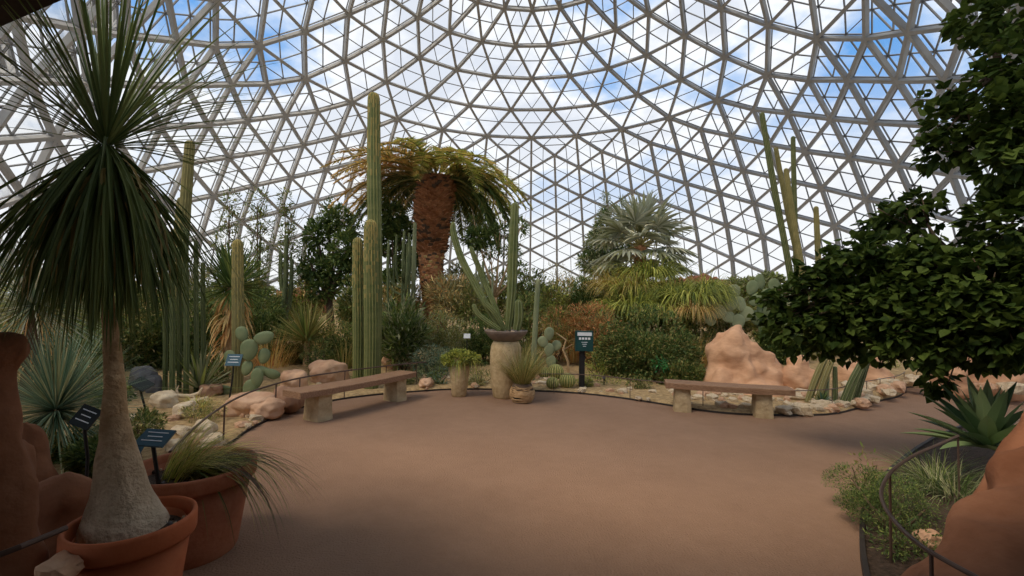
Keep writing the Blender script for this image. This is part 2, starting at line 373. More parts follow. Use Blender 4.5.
for k in range(120):
    th = k*2*PI/120; p = (math.sin(th), math.cos(th)); c = Vector((AX.x+21.5*p[0], AX.y+21.5*p[1], 0))
    if c.y < 7.5: continue
    th2 = (k+1)*2*PI/120; c2 = Vector((AX.x+21.5*math.sin(th2), AX.y+21.5*math.cos(th2), 0))
    mb.beam(c+Vector((0, 0, .45)), c2+Vector((0, 0, .45)), .3, .9, (0, 0, 1), CONC)
mb.build('wall_base', kind='structure')
# entrance roof: dark edge shows top left, unseen rest added to darken the foreground
mb = MB(); A_, B_ = G(-150, 92.3, 3.0), G(62, 0, 3.0); B_ = B_+(B_-A_).normalized()*.9
pl = [(A_.x, A_.y), (B_.x, B_.y), (2.4, 1.45), (3.6, 2.4), (5.6, 2.4), (5.6, -5), (-6.5, -5), (-6.5, A_.y)]; n_ = len(pl)  # right front corner pushed out, unseen, to shade the sandstone rock
mb.add([(x, y, 3.0) for x, y in pl]+[(x, y, 3.35) for x, y in pl], [tuple(range(n_)), tuple(range(2*n_-1, n_-1, -1))]+[(k, n_+k, n_+(k+1) % n_, (k+1) % n_) for k in range(n_)], DARKW)
mb.build('ceiling_entrance', kind='structure')
mb = MB(); mb.box((5.4, -1.9, 1.5), .3, 6.0, 3.0, DARKW); mb.build('wall_shade_right', kind='structure')  # unseen side wall, added to block light and darken the foreground
mb = MB(); mb.box((-.4, -4.9, 1.5), 12., .3, 3.0, DARKW); mb.build('wall_shade_back', kind='structure')  # out of view too, added to cut the light from behind
# ================================================================== builders
SETTLE = []
def cactus_mb(pts, rs, ribs, m, mc, depth=.16, dome=True, seed=0, tip=0):
    # a ribbed column along a path; the crest of every rib has its own colour
    mb = MB(); pts = [Vector(p) for p in pts]
    fp = []; fr_ = []
    seg = 14
    L = len(pts)-1
    for i in range(seg*L+1):
        u = i/seg; k = min(int(u), L-1); f = u-k
        p0, p1, p2, p3 = pts[max(k-1, 0)], pts[k], pts[k+1], pts[min(k+2, L)]
        fp.append(.5*((2*p1)+(p2-p0)*f+(2*p0-5*p1+4*p2-p3)*f*f+(3*p1-p0-3*p2+p3)*f**3))
        fr_.append((rs[k]*(1-f)+rs[k+1]*f)*(1+.05*noise.noise(Vector((u*3, seed, 0)))))
    t = (fp[-1]-fp[-2]).normalized(); rl = fr_[-1]; e0 = fp[-1]
    for a in (30, 55, 75, 86): fp.append(e0 + t*rl*1.1*math.sin(math.radians(a))); fr_.append(rl*math.cos(math.radians(a)))
    vs = []; ref = Vector((1, .01, 0)); n4 = ribs*4
    for i, p in enumerate(fp):
        tt = (fp[min(i+1, len(fp)-1)]-fp[max(i-1, 0)]).normalized(); ref = (ref-tt*ref.dot(tt)).normalized(); y = tt.cross(ref)
        for j in range(n4):
            a = 2*PI*(j+.0)/n4; g = (1+depth*.5) if j % 4 in (0, 1) else (1-depth*.5) if j % 4 == 3 else 1.0
            if j % 4 == 1: a -= 2*PI/n4*.6
            g = (1+depth*.5) if j % 4 in (0, 1) else (1-depth*(.2 if j % 4 == 2 else .5))
            vs.append(p + (ref*math.cos(a)+y*math.sin(a))*fr_[i]*g)
    b = len(mb.v); mb.v = [tuple(v) for v in vs]; a_, c_ = mb.mi(m), mb.mi(mc)
    for i in range(len(fp)-1):
        for j in range(n4):
            mb.f.append((i*n4+j, i*n4+(j+1) % n4, (i+1)*n4+(j+1) % n4, (i+1)*n4+j)); mb.m.append(c_ if (j % 4 == 0 or i > len(fp)*.96) else a_)
            if tip and R.random() < ((i/len(fp)-tip)/(1-tip) if i/len(fp) > tip else 0)**1.3: mb.m[-1] = mb.mi(TIPG)
    mb.f.append(tuple((len(fp)-1)*n4+j for j in range(n4))); mb.m.append(c_)
    return mb
def cactus(label, base, pts, rs, ribs=12, m=None, mc=None, name='tall_cactus', group=None, depth=.2, arms=(), tip=0):
    """pts relative to the base; arms: further stems as parts"""
    base = Vector(base); m = m or CACT; mc = mc or CACTG
    if not arms:
        o = cactus_mb([base+Vector(p) for p in pts], rs, ribs, m, mc, depth, seed=R.random()*9, tip=tip).build(name, smooth=False, loc=base)
        return tag(o, label, 'cactus', group)
    e_ = thing(name, label, 'cactus', base, group)
    cactus_mb([base+Vector(p) for p in pts], rs, ribs, m, mc, depth, seed=R.random()*9).build('stem', e_, loc=base)
    for ap, ar in arms: cactus_mb([base+Vector(p) for p in ap], ar, ribs, m, mc, depth, seed=R.random()*9).build('stem', e_, loc=base)
    return e_
def rockmesh(c, r, m, seed, amp=.35, n=3, flat=0., name='rock', rot=0., ridge=0.):
    """a boulder: subdivided icosphere pushed about by noise, blunt facets"""
    import bmesh
    bm = bmesh.new(); bmesh.ops.create_icosphere(bm, subdivisions=n, radius=1); q = Matrix.Rotation(rot, 3, 'Z')
    S = Vector((seed*3.1, seed*1.7, seed*.9))
    for v in bm.verts:
        d = v.co.normalized(); s_ = Vector(v.co)
        # blocky: superellipsoid
        k = (abs(d.x)**3.2+abs(d.y)**3.2+abs(d.z)**3.2)**(-1/3.2)
        k = k*(1+amp*noise.noise(d*1.3+S)+amp*.35*noise.noise(d*3.3+S)+amp*.12*noise.noise(d*8+S))
        if ridge: k *= 1-ridge*abs(noise.noise(Vector((d.x*4, d.y*4, d.z*1.2))+S))
        s_ = d*k; s_ = Vector((s_.x*r[0], s_.y*r[1], s_.z*r[2]))
        v.co = q @ s_
    me = bpy.data.meshes.new(name); bm.to_mesh(me); bm.free(); me.materials.append(m)
    me.polygons.foreach_set('use_smooth', [n > 3]*len(me.polygons)); me.update()
    o = bpy.data.objects.new(name, me); COL.objects.link(o); o.location = Vector(c); return o
def bigrock(label, base, cols, m, seed, amp=.1, res=.06, name='rock_formation'):
    """rock grown as a fused skin over several blobs: cols = (x, y, z, rx, ry, rz) relative to base; cut at the ground"""
    base = Vector(base); mb = MB()
    for (x, y, z, rx, ry, rz) in cols: mb.ball((x, y, z), (rx, ry, rz), m, n=24, k=16, seed=seed+x*3, amp=.16)
    o = mb.build(name); o.location = base
    a = o.modifiers.new('fuse', 'REMESH'); a.mode = 'VOXEL'; a.voxel_size = res; a.use_smooth_shade = True
    s_ = o.modifiers.new('soften', 'SMOOTH'); s_.factor = .5; s_.iterations = 6
    for nm, sz, st, typ in (('swells', .55, amp*1.6, 'CLOUDS'), ('clefts', .28, amp*.7, 'MUSGRAVE'), ('grain', .09, amp*.35, 'CLOUDS')):
        tx = bpy.data.textures.new(name+nm, typ); tx.noise_scale = sz
        d = o.modifiers.new(nm, 'DISPLACE'); d.texture = tx; d.strength = st; d.mid_level = .5 if typ == 'CLOUDS' else .3; d.texture_coords = 'GLOBAL'
    return tag(o, label, 'rock')
def foliage(mb, c, rad, n, L, w, ms, kind='leaf', up=.2, hollow=.35, clump=.5, seed=0.):
    c = Vector(c)
    if kind == 'leaf' and n > 300: n = int(n*2.0); w *= 1.7; L *= 1.15
    k = 0; tries = 0
    while k < n and tries < n*9:
        tries += 1
        d = rdir(); rr = hollow + (1-hollow)*R.random()**.5
        p = Vector((d.x*rad[0], d.y*rad[1], d.z*rad[2]))*rr
        nv = noise.noise((c+p)*(1.9/max(.25, min(rad)))+Vector((seed, 0, 0)))
        if nv < -.34+.48*clump + R.uniform(-.12, .12): continue
        p = p*(1+.25*nv)
        dd = (d + rdir()*.8 + Vector((0, 0, up))).normalized()
        nr_ = (Vector((0, 0, 1)) + rdir()*.7).normalized()
        f = getattr(mb, kind); f(c+p, dd, nr_, L*R.uniform(.6, 1.2), w*R.uniform(.7, 1.15), R.choice(ms)); k += 1
def shrub(label, base, rad, n, L, w, ms, name='shrub', kind='leaf', cz=None, stems=6, bark=None, blobs=None, group=None, cat='shrub', up=.2, hollow=.3):
    base = Vector(base); cz = rad[2]*.95 if cz is None else cz
    e_ = thing(name, label, cat, base, group)
    mb = MB(); bl = blobs or [(0, 0, cz, 1.), (-rad[0]*.45, 0, max(rad[2]*.4, cz-rad[2]*.45), .65), (rad[0]*.45, -.1*rad[0], max(rad[2]*.4, cz-rad[2]*.5), .65), (0, -.2*rad[0], max(rad[2]*.3, cz-rad[2]*.9), .7)]
    for x, y, z, s in bl: foliage(mb, base+Vector((x, y, z)), (rad[0]*s, rad[1]*s, rad[2]*s), int(n*s/sum(q[3] for q in bl)), L, w, ms, kind, up, hollow, seed=R.random()*20)
    mb.build('foliage', e_, loc=base)
    sb = MB()
    for k in range(stems):
        x, y, z, s = bl[k % len(bl)]; t = base+Vector((x, y, z)) + Vector((R.uniform(-.6, .6)*rad[0]*s, R.uniform(-.6, .6)*rad[1]*s, R.uniform(-.2, .5)*rad[2]*s))
        b_ = base+Vector((R.uniform(-.08, .08), R.uniform(-.08, .08), -.05)); mid = b_.lerp(t, .5)+rdir()*.08*rad[0]
        r0 = .012+.012*max(rad); sb.tube([b_, mid, t], [r0, r0*.7, r0*.3], bark or DBARK, n=6)
    if stems: sb.build('stem', e_, loc=base)
    return e_
def tuft(label, base, n, L, w, ms, name='grass_tuft', cat='grass', spread=.6, droop=1.2, r0=.08, segs=6, group=None, up=1.0, jit=.03, lean=(0, 0, 0), zmin=0.):
    base = Vector(base); mb = MB()
    for k in range(n):
        a = R.uniform(0, 2*PI); s = spread*math.sqrt(R.random())
        d = Vector((math.cos(a)*s, math.sin(a)*s, up*R.uniform(.7, 1)+zmin))+Vector(lean)
        p = base + Vector((math.cos(a), math.sin(a), 0))*r0*R.random()**.5
        mb.blade(p, d, L*R.uniform(.6, 1.1), w*R.uniform(.7, 1.1), droop*R.uniform(.5, 1.3), R.choice(ms), n=segs, jit=jit)
    return tag(mb.build(name, loc=base), label, cat, group, 'thing')
def rosette(label, base, n, L, w, ms, name='yucca', cat='yucca', el=(0, 80), droop=.15, segs=4, center_z=0., group=None, wmid=.6, fold=.2, trunk=None, trunkm=None, dead=0):
    base = Vector(base); c = base+Vector((0, 0, center_z)); mb = MB()
    for k in range(n):
        a = k*2.39996+R.uniform(-.15, .15); e_ = math.radians(el[0]+(el[1]-el[0])*((k+.5)/n)+R.uniform(-5, 5))
        d = Vector((math.cos(a)*math.cos(e_), math.sin(a)*math.cos(e_), math.sin(e_)))
        mb.blade(c+d*.03, d, L*R.uniform(.8, 1.08), w, droop, R.choice(ms), n=segs, wmid=wmid, fold=fold)
    if trunk is None:
        return tag(mb.build(name, loc=base), label, cat, group)
    o = thing(name, label, cat, base, group); mb.build('leaves', o, loc=base)
    tb = MB(); tb.tube([base-Vector((0, 0, .1)), base+Vector((.02, 0, center_z*.5)), c], [trunk*1.15, trunk, trunk*.9], trunkm or DBARK, n=10); tb.build('trunk', o, loc=base)
    if dead:
        db = MB()
        for k in range(dead):
            a = R.uniform(0, 2*PI); d = Vector((math.cos(a), math.sin(a), R.uniform(-.3, .1))); db.blade(c+Vector((0, 0, R.uniform(-center_z*.7, -.02)))+d*trunk*.5, d, L*R.uniform(.35, .6), w*1.2, 3.0, TAN, n=5, wmid=.6)
        db.build('dead_leaves', o, loc=base)
    return o
# ================================================================== ponytail palm in its pot
def pot(name, label, c, r, h, lip, m, group=None):
    e_ = thing(name, label, 'pot', c, group); c = Vector(c)
    rb = r*.74
    b = MB(); b.lathe([(rb*.96, 0), (rb, .02), (r*.90, h-lip), (r*.90, h-lip), (r*.80, h-lip*.4), (rb*.9, .06), (0, .06)], m, 48, c); b.build('body', e_, smooth=True, loc=c)
    b = MB(); b.lathe([(r*.90, h-lip), (r*.985, h-lip+.004), (r, h-lip+.02), (r, h-.015), (r*.985, h), (r*.93, h), (r*.91, h-.012), (r*.89, h-lip)], m, 48, c); b.build('rim', e_, smooth=True, loc=c)
    b = MB(); b.lathe([(r*.9, h-.09), (r*.5, h-.07), (0, h-.065)], SOIL, 32, c)
    for k in range(60): a = R.uniform(0, 2*PI); q = r*.86*math.sqrt(R.random()); b.ball(c+Vector((q*math.cos(a), q*math.sin(a), h-.072)), R.uniform(.006, .016), R.choice([GREYR, PALE, SOIL]), n=6, k=4)
    b.build('soil', e_, smooth=True, loc=c)
    return e_
PC = W(133, 520, 2.4); PC.z = 0
pot('flower_pot', 'round terracotta pot holding the tall ponytail palm, lower left', PC, .28, .50, .11, TERRA)
pp = thing('ponytail_palm', 'tall ponytail palm with swollen grey base and a mop of hanging leaves', 'palm', PC+Vector((0, 0, .43)))
tk = [(124, 534, 46), (123, 520, 42), (121, 505, 35), (120, 488, 28.5), (118, 462, 23), (117, 438, 19), (115, 410, 14.5), (115, 388, 12.5), (113, 360, 11), (111, 335, 9.5), (108, 305, 8), (108, 285, 6.5), (108, 250, 6.0), (107, 210, 6), (106, 160, 7)]
pts = []; rs = []
for x, y, w in tk:
    p = W(x, y, 2.42); pts.append(p); rs.append(w*(.79 if y > 500 else .78 if y > 450 else .68)*2.42/FPX)
b = MB(); n_ = 28; vs = []; fs = []
sp = smooth_pts(pts, 5); sr = []
for i in range(len(rs)-1):
    for j in range(5): sr.append(rs[i]+(rs[i+1]-rs[i])*j/5)
sr.append(rs[-1])
for i, p in enumerate(sp):
    for k in range(n_):
        a = 2*PI*k/n_; g = 1+.10*noise.noise(Vector((math.cos(a)*1.6, math.sin(a)*1.6, p.z*2.5)))+.04*noise.noise(Vector((math.cos(a)*6, math.sin(a)*6, p.z*16)))
        vs.append(p+Vector((math.cos(a), math.sin(a), 0))*sr[i]*g)
nlow = 22
for i in range(len(sp)-1):
    for k in range(n_): fs.append((i*n_+k, i*n_+(k+1) % n_, (i+1)*n_+(k+1) % n_, (i+1)*n_+k))
b.add(vs, fs, BARKG)
b.build('trunk', pp, smooth=True, loc=pp.location)
HC = W(106, 146, 2.42)
b = MB()
for k in range(150):                            # the upright and spreading young leaves
    a = R.uniform(0, 2*PI); el = math.radians(90-(48 if k % 2 else 94)*(R.random()**.8)); d = Vector((math.cos(a)*math.cos(el), math.sin(a)*math.cos(el), math.sin(el)))
    b.blade(HC+Vector((d.x, d.y, d.z*.5))*.04, d, R.uniform(.75, 1.15), .014, R.uniform(.05, .8), PONY, n=9, wmid=.8, fold=.25, jit=.02)
b.build('upright_leaves', pp, loc=pp.location, label='stiff young leaves spreading up and out')
b = MB()
for k in range(520):                            # the skirt of old leaves
    a = R.uniform(0, 2*PI); el = math.radians(-82+50*R.random()**1.1); d = Vector((math.cos(a)*math.cos(el), math.sin(a)*math.cos(el), math.sin(el)))
    b.blade(HC+Vector((d.x*.05, d.y*.05, R.uniform(-.14, .0))), d, R.uniform(.72, 1.08), .020, R.uniform(.5, 1.5), R.choice([PONY, PONY, PONY, PONY]), n=10, wmid=.85, fold=.3, jit=.03)
for k in range(60):
    a = R.uniform(0, 2*PI); d = Vector((math.cos(a), math.sin(a), R.uniform(-.6, 0)))
    b.blade(HC+Vector((d.x*.04, d.y*.04, -.05-R.random()*.2)), d, R.uniform(.5, .85), .02, 5, PONYD, n=9, wmid=.8, jit=.04)
b.build('hanging_leaves', pp, loc=pp.location, label='skirt of hanging older leaves')
# second pot, grass
P2 = W(193, 470, 3.02); P2.z = 0
pot('flower_pot', 'weathered terracotta pot of arching grass behind the ponytail palm pot', P2, .37, .56, .10, TERRA2)
g2 = thing('potted_grass', 'blond and green arching grass spilling out of the weathered terracotta pot', 'grass', P2+Vector((0, 0, .49)))
b = MB()
for k in range(420):
    a = R.uniform(0, 2*PI); q = .15*math.sqrt(R.random()); d = Vector((math.cos(a)*.4+.5, math.sin(a)*.35+.25, R.uniform(.4, 1)))
    b.blade(g2.location+Vector((q*math.cos(a)-.02, q*math.sin(a), 0)), d, R.uniform(.25, .5), .007, R.uniform(1.2, 2.2), R.choice([GRASS, LIME, LIME, GRASS, MIDG]), n=7, jit=.03)
b.build('short_blades', g2, loc=g2.location)
b = MB()
for k in range(70):
    a = R.uniform(-.6, .5); d = Vector((math.cos(a), math.sin(a)*.9, R.uniform(.35, .9)))
    b.blade(g2.location+Vector((.05+R.uniform(-.1, .1), R.uniform(-.1, .1), .02)), d, R.uniform(.5, 1.0), .008, R.uniform(1.6, 2.9), R.choice([DEEPG, OLIVE, DBARK]), n=10, jit=.04)
b.build('long_blades', g2, loc=g2.location, label='long dark blades trailing over the rim')
# ================================================================== rocks
def chain(base, pts, n=5):        # (px, py, Y, radius px) strung together
    out = []
    for a, b_ in zip(pts, pts[1:]):
        for j in range(n):
            t = j/n; px, py, Y, r = [u+(v-u)*t for u, v in zip(a, b_)]; p = W(px, py, Y); k = r*Y/FPX; out.append((p.x-base.x, p.y-base.y, p.z-base.z, k, k, k))
    return out
def relblobs(base, Y, lst):       # (px, py, half-width px, half-height px, dY) -> blobs relative to base
    out = []
    for px, py, hw, hh, dy in lst:
        p = W(px, py, Y+dy); k = (Y+dy)/FPX; out.append((p.x-base.x, p.y-base.y, p.z-base.z, hw*k, max(hw*k*.8, .12), hh*k))
    return out
b0 = W(-10, 560, 2.3); b0.z = 0
bigrock('tall red sandstone pillar cut off by the left edge, round knob on top', b0, relblobs(b0, 2.2, [(-12, 460, 26, 90, 0), (-9, 400, 17, 60, 0), (-1, 350, 13, 17, 0), (-8, 530, 38, 70, 0), (12, 500, 14, 60, .1), (-2, 590, 40, 60, 0)]), REDROCK, 3, amp=.02, res=.03, name='sandstone_pillar')
b0 = W(55, 560, 2.75); b0.z = 0
bigrock('square-topped red boulder between the sandstone pillar and the ponytail palm pot', b0, relblobs(b0, 2.7, [(58, 510, 25, 32, 0), (60, 545, 30, 45, 0), (48, 500, 14, 20, 0), (72, 500, 12, 20, 0)]), REDROCK, 5, amp=.015, res=.03, name='sandstone_boulder')
b0 = W(36, 470, 3.2); b0.z = 0
bigrock('slanting red rock rising behind the square-topped boulder at left', b0, relblobs(b0, 3.3, [(28, 470, 14, 45, 0), (36, 520, 20, 60, 0)]), REDROCK, 6, amp=.02, res=.035, name='sandstone_slab')
o = rockmesh(W(63, 566, 2.1), (.07, .09, .05), BOULD, 9.2, name='stone'); tag(o, 'small tan stone propped in front of the terracotta pot, bottom left', 'stone')
# big right front rock
b0 = W(1010, 600, 2.0); b0.z = 0
bigrock('large red sandstone rock with a deep groove filling the lower right corner', b0, chain(b0, [(1075, 475, 2.7, 44), (1040, 540, 2.45, 48), (1000, 600, 2.25, 52), (960, 650, 2.1, 60)], 7)+chain(b0, [(1120, 500, 2.6, 60), (1080, 600, 2.4, 70), (1020, 680, 2.2, 80)], 6), REDROCK, 8, amp=.02, res=.03, name='sandstone_rock')
b0 = W(1000, 500, 2.35); b0.z = 0
bigrock('narrow red ridge running behind the large rock at lower right', b0, chain(b0, [(1060, 430, 2.95, 26), (1020, 476, 2.85, 20), (990, 520, 2.75, 17), (958, 566, 2.65, 15), (950, 600, 2.6, 20)], 7)+chain(b0, [(1060, 520, 2.9, 40), (1010, 600, 2.8, 45)], 5), REDROCK, 12, amp=.015, res=.03, name='sandstone_ridge')
# central right pink formation
b0 = TG(752, 398)
YR = b0.y+1.0; b0.y = YR
bigrock('tall peaked pink sandstone formation behind the right bench', b0, relblobs(b0, YR, [(735, 343, 10, 20, 0), (734, 356, 16, 28, 0), (730, 374, 23, 42, 0), (720, 386, 14, 30, 0), (750, 374, 22, 30, 0), (762, 382, 24, 26, 0), (778, 392, 20, 16, 0), (745, 396, 50, 22, 0), (747, 388, 9, 26, -.35), (722, 390, 10, 22, -.3)]), PINKROCK, 15, amp=.07, res=.05, name='sandstone_formation')
b0 = TG(800, 396); b0.y += .6
bigrock('low lumpy pink rock at the right foot of the peaked formation', b0, relblobs(b0, b0.y, [(800, 370, 9, 12, 0), (795, 382, 16, 14, 0), (812, 384, 12, 12, 0)]), PINKROCK, 17, amp=.08, res=.05, name='pink_rock')
b0 = TG(868, 392); b0.y += .9
bigrock('pointed tan rock beneath the dark tree near the path bend', b0, relblobs(b0, b0.y, [(873, 362, 7, 12, 0), (868, 376, 15, 16, 0), (880, 382, 14, 12, 0), (850, 380, 12, 14, .1)]), PINKROCK, 19, amp=.08, res=.05, name='tan_rock')
for px, py, Y, hw, hh, lab in ((940, 372, 13.5, 20, 12, 'pale rock under the dark tree beyond the path'), (1000, 370, 12.5, 26, 14, 'orange rock under the dark tree above the agave')):
    b0 = W(px, 385, Y); b0.z = T(b0.x, b0.y)
    bigrock(lab, b0, relblobs(b0, Y, [(px, py, hw*.5, hh, 0), (px-hw*.5, py+6, hw*.5, hh*.8, 0), (px+hw*.5, py+5, hw*.6, hh*.9, 0)]), PINKROCK, px*.1, amp=.1, res=.07, name='background_rock')
# reddish rock wall at the back
for px, py, Y, hw, hh, lab in ((700, 287, 27, 40, 14, 'reddish rock mass low against the dome behind the silver palm'), (742, 296, 24, 30, 14, 'reddish rock ledge left of the tall column cacti'),
                               (640, 292, 30, 30, 12, 'dark reddish rock glimpsed behind the silver palm'), (300, 296, 24, 30, 8, 'low reddish rock behind the rosette tree at left')):
    b0 = W(px, py+hh, Y); b0.z = T(b0.x, b0.y)
    bigrock(lab, b0, relblobs(b0, Y, [(px, py+4, hw*.6, hh, 0), (px-hw*.6, py+7, hw*.5, hh*.8, 0), (px+hw*.55, py+8, hw*.5, hh*.8, 0), (px, py+hh+8, hw, hh*1.4, 0)]), REDROCK, px*.1, amp=.25, res=.14, name='background_rock')
# boulders along the left bed
REDB = mat('brown_boulder', (.26, .14, .085), (.46, .28, .18), rough=.9, scale=4., bump=.8, bscale=14.)
BL = [(240, 408, 23, 11, 'wide flat-topped buff boulder near the left railing', .1), (262, 411, 15, 9, 'layered reddish-buff boulder under the prickly pear sign', .5), (290, 383, 15, 11, 'rounded pink boulder just beyond the railing', .2), (281, 402, 15, 12, 'dark split brown boulder left of the left bench', .9),
      (323, 374, 18, 11, 'large rounded pink boulder behind the left bench', .1), (178, 412, 12, 8, 'pale jagged rock left of the driftwood', .3), (158, 402, 12, 8, 'pale cracked rock behind the blue sign', .7), (206, 392, 10, 6, 'small brown rock behind the driftwood', .3),
      (198, 432, 12, 8, 'whitish stone near the lower bend of the railing', .4), (170, 447, 9, 6, 'pale stone just left of the terracotta pot of grass', .4), (395, 362, 14, 9, 'pink boulder beneath the strappy shrub behind the left bench', .2), (425, 384, 8, 4.5, 'buff stone beside the end of the left bench', .2),
      (136, 380, 12, 12, 'dark grey boulder behind the ponytail palm trunk', 0), (150, 386, 7, 9, 'small blue-grey pointed stone beside the dark grey boulder', 0)]
for k, (px, py, hw, hh, lab, f) in enumerate(BL):
    p = TG(px, py+hh*.8); s = p.y/FPX
    o = rockmesh(p+Vector((0, hw*s*.7, hh*s*.75)), (hw*s, hw*s*.8, hh*s*1.05), GREYR if 'grey' in lab else REDB if 'brown' in lab else PALE if ('pale' in lab or 'whitish' in lab) else BOULD, k*2.3+1, amp=.3, name='boulder', rot=k, n=4); tag(o, lab, 'boulder')
# small stones scattered on the beds: one of each kind, then copies
kinds = [rockmesh((0, 0, 0), (1, .8, .55), m_, s_, amp=.5, n=2, name='stone') for m_, s_ in ((PALE, 1.1), (BOULD, 2.7), (PALE, 5.2))]
ku = [0, 0, 0]
def stones(n, fn, smin, smax, lab, grp):
    for i in range(n):
        k = R.randrange(3); p = fn(i); s = R.uniform(smin, smax)
        o = kinds[k] if not ku[k] else kinds[k].copy()
        if ku[k]: COL.objects.link(o)
        ku[k] = 1; o.location = (p.x, p.y, p.z+s*.2); o.scale = (s, s*R.uniform(.7, 1.1), s*R.uniform(.7, 1.2)); o.rotation_euler = (0, 0, R.uniform(0, 6)); tag(o, lab, 'stone', grp)
def along(px0, px1, off=(4, 26)):
    def f(i):
        px = R.uniform(px0, px1)
        y = None
        for a, b in zip(KP, KP[1:]):
            if a[0] <= px <= b[0]: y = a[1]+(b[1]-a[1])*(px-a[0])/(b[0]-a[0])
        return TG(px, (y or 395)-R.uniform(*off))
    return f
stones(60, along(780, 900, (3, 24)), .06, .17, 'small pale stone in the bed right of the right bench', 'stones in the bed right of the right bench')
stones(30, along(662, 780, (3, 22)), .05, .14, 'small pale stone under and behind the right bench', 'stones behind the right bench')
stones(40, along(240, 330, (4, 20)), .03, .09, 'small buff stone beside the left railing', 'stones beside the left railing')
stones(50, along(420, 660, (2, 14)), .03, .10, 'small buff stone along the kerb between the two benches', 'stones along the middle kerb')
stones(26, lambda i: TG(R.uniform(120, 215), R.uniform(395, 450)), .05, .13, 'pale stone among the plants behind the blue sign', 'stones behind the blue sign')
stones(16, lambda i: TG(R.uniform(318, 360), R.uniform(340, 366)), .07, .16, 'pale stone on the slope left of the cactus trio', 'stones left of the cactus trio')
# driftwood
b = MB(); p = TG(178, 402)+Vector((0, 0, .08))
b.tube([p+Vector((-.12, 0, .10)), p+Vector((0, 0, .02)), p+Vector((.16, .05, .0)), p+Vector((.30, .02, .06)), p+Vector((.36, 0, .14))], [.012, .03, .035, .022, .01], PALE, n=7)
b.tube([p+Vector((0, 0, .02)), p+Vector((-.03, 0, .10)), p+Vector((.0, 0, .17))], [.022, .016, .006], PALE, n=6); b.tube([p+Vector((.22, .03, .02)), p+Vector((.25, 0, -.04)), p+Vector((.34, 0, -.05))], [.02, .015, .006], PALE, n=6)
tag(b.build('driftwood', loc=p), 'bleached forked driftwood lying among pale rocks at left', 'driftwood')
# ================================================================== benches
def bench(label, a, b_, seatz, legs, over):
    a = Vector(a); b_ = Vector(b_); c = (a+b_)/2; d = (b_-a).normalized(); n_ = Vector((-d.y, d.x, 0)); e_ = thing('bench', label, 'bench', Vector((c.x, c.y, 0)))
    mb = MB(); A, B = a-d*over[0], b_+d*over[1]; w = .40; L = (B-A).length; vs = []
    prof = [(-.5, 0), (-.5, .9), (-.47, 1), (.47, 1), (.5, .9), (.5, 0)]
    nseg = 14
    for i in range(nseg+1):
        u = i/nseg; p = A.lerp(B, u) + n_*(.05*math.sin(u*PI)*over[2]); tp = 1-.06*abs(2*u-1)**6
        for x, z in prof: vs.append(p+n_*(x*w*tp)+Vector((0, 0, seatz-.085+z*.085*(1 if z < .5 else 1)+.004*noise.noise(Vector((u*9, x*3, z))))))
    m_ = len(prof); fs = [(i*m_+k, i*m_+(k+1) % m_, (i+1)*m_+(k+1) % m_, (i+1)*m_+k) for i in range(nseg) for k in range(m_)]+[tuple(range(m_-1, -1, -1)), tuple(nseg*m_+k for k in range(m_))]
    mb.add(vs, fs, WOOD); mb.build('seat', e_, loc=e_.location)
    for p in (a, b_):
        lb = MB(); rot = math.atan2(d.y, d.x); q = Matrix.Rotation(rot, 3, 'Z'); vs = []; nn = 6
        rings = []
        for i in range(7):
            z = (seatz-.085)*i/6; sx, sy = .12+.015*(1-i/6), .16+.015*(1-i/6)
            for k in range(16):
                an = 2*PI*k/16; cx, sy_ = math.cos(an), math.sin(an); kk = (abs(cx)**6+abs(sy_)**6)**(-1/6)
                g = 1+.05*noise.noise(Vector((cx*2, sy_*2, z*9+p.x)))
                vs.append(Vector((p.x, p.y, 0))+q @ Vector((cx*kk*sx*g, sy_*kk*sy*g, 0))+Vector((0, 0, z)))
        lb.add(vs, [(i*16+k, i*16+(k+1) % 16, (i+1)*16+(k+1) % 16, (i+1)*16+k) for i in range(6) for k in range(16)]+[tuple(6*16+k for k in range(16))], BSTONE)
        lb.build('leg', e_, loc=Vector((p.x, p.y, 0)))
    return e_
bench('long plank bench on two tan stone blocks, left side of the plaza', G(318, 419), G(395, 400), .45, None, (.42, .30, -1))
bench('plank bench on two tan stone blocks in front of the peaked pink rock', G(682, 410), G(762, 416), .45, None, (.26, .40, -1))
# ================================================================== railings
def railing(label, poly, zr, posts, r=.012, name='railing', m=RAIL, bed=True):
    """poly: pixel path of the rail; the rail stands zr above the kerb below it"""
    P = [G(a, b, zr+.05) for a, b in poly]; S = smooth_pts(P, 5); e_ = thing(name, label, 'railing', Vector((P[0].x, P[0].y, 0)))
    mb = MB(); mb.tube(S, r, m, n=8); mb.build('rail', e_, loc=e_.location)
    for px in posts:
        best = min(S, key=lambda q: abs((pix(q) or (1e9, 0))[0]-px)); pb = MB(); pb.tube([Vector((best.x, best.y, 0)), best], r*.8, m, n=6); pb.build('post', e_, loc=Vector((best.x, best.y, 0)))
    return e_
railing('brown metal railing curving from the terracotta pots to behind the left bench', [(170, 452), (190, 432), (210, 415), (235, 399), (262, 388), (300, 378), (345, 371), (395, 365), (426, 362)], .42, [224, 275, 300, 345, 388, 419])
railing('thin wire railing along the kerb from the urns to the right bench', [(534, 374), (560, 374), (590, 375), (640, 380), (680, 384), (740, 390), (780, 391), (832, 389), (857, 383), (880, 379), (897, 376), (905, 372)], .31, [557, 628, 706, 775, 833, 852, 867, 880, 893, 904], r=.008)
railing('dark metal railing sweeping round the front right bed to the big rock', [(958, 436), (940, 444), (915, 455), (893, 470), (882, 488), (884, 505), (898, 525), (920, 545), (950, 563), (985, 582), (1010, 600)], .55, [890, 932, 958], r=.0105)
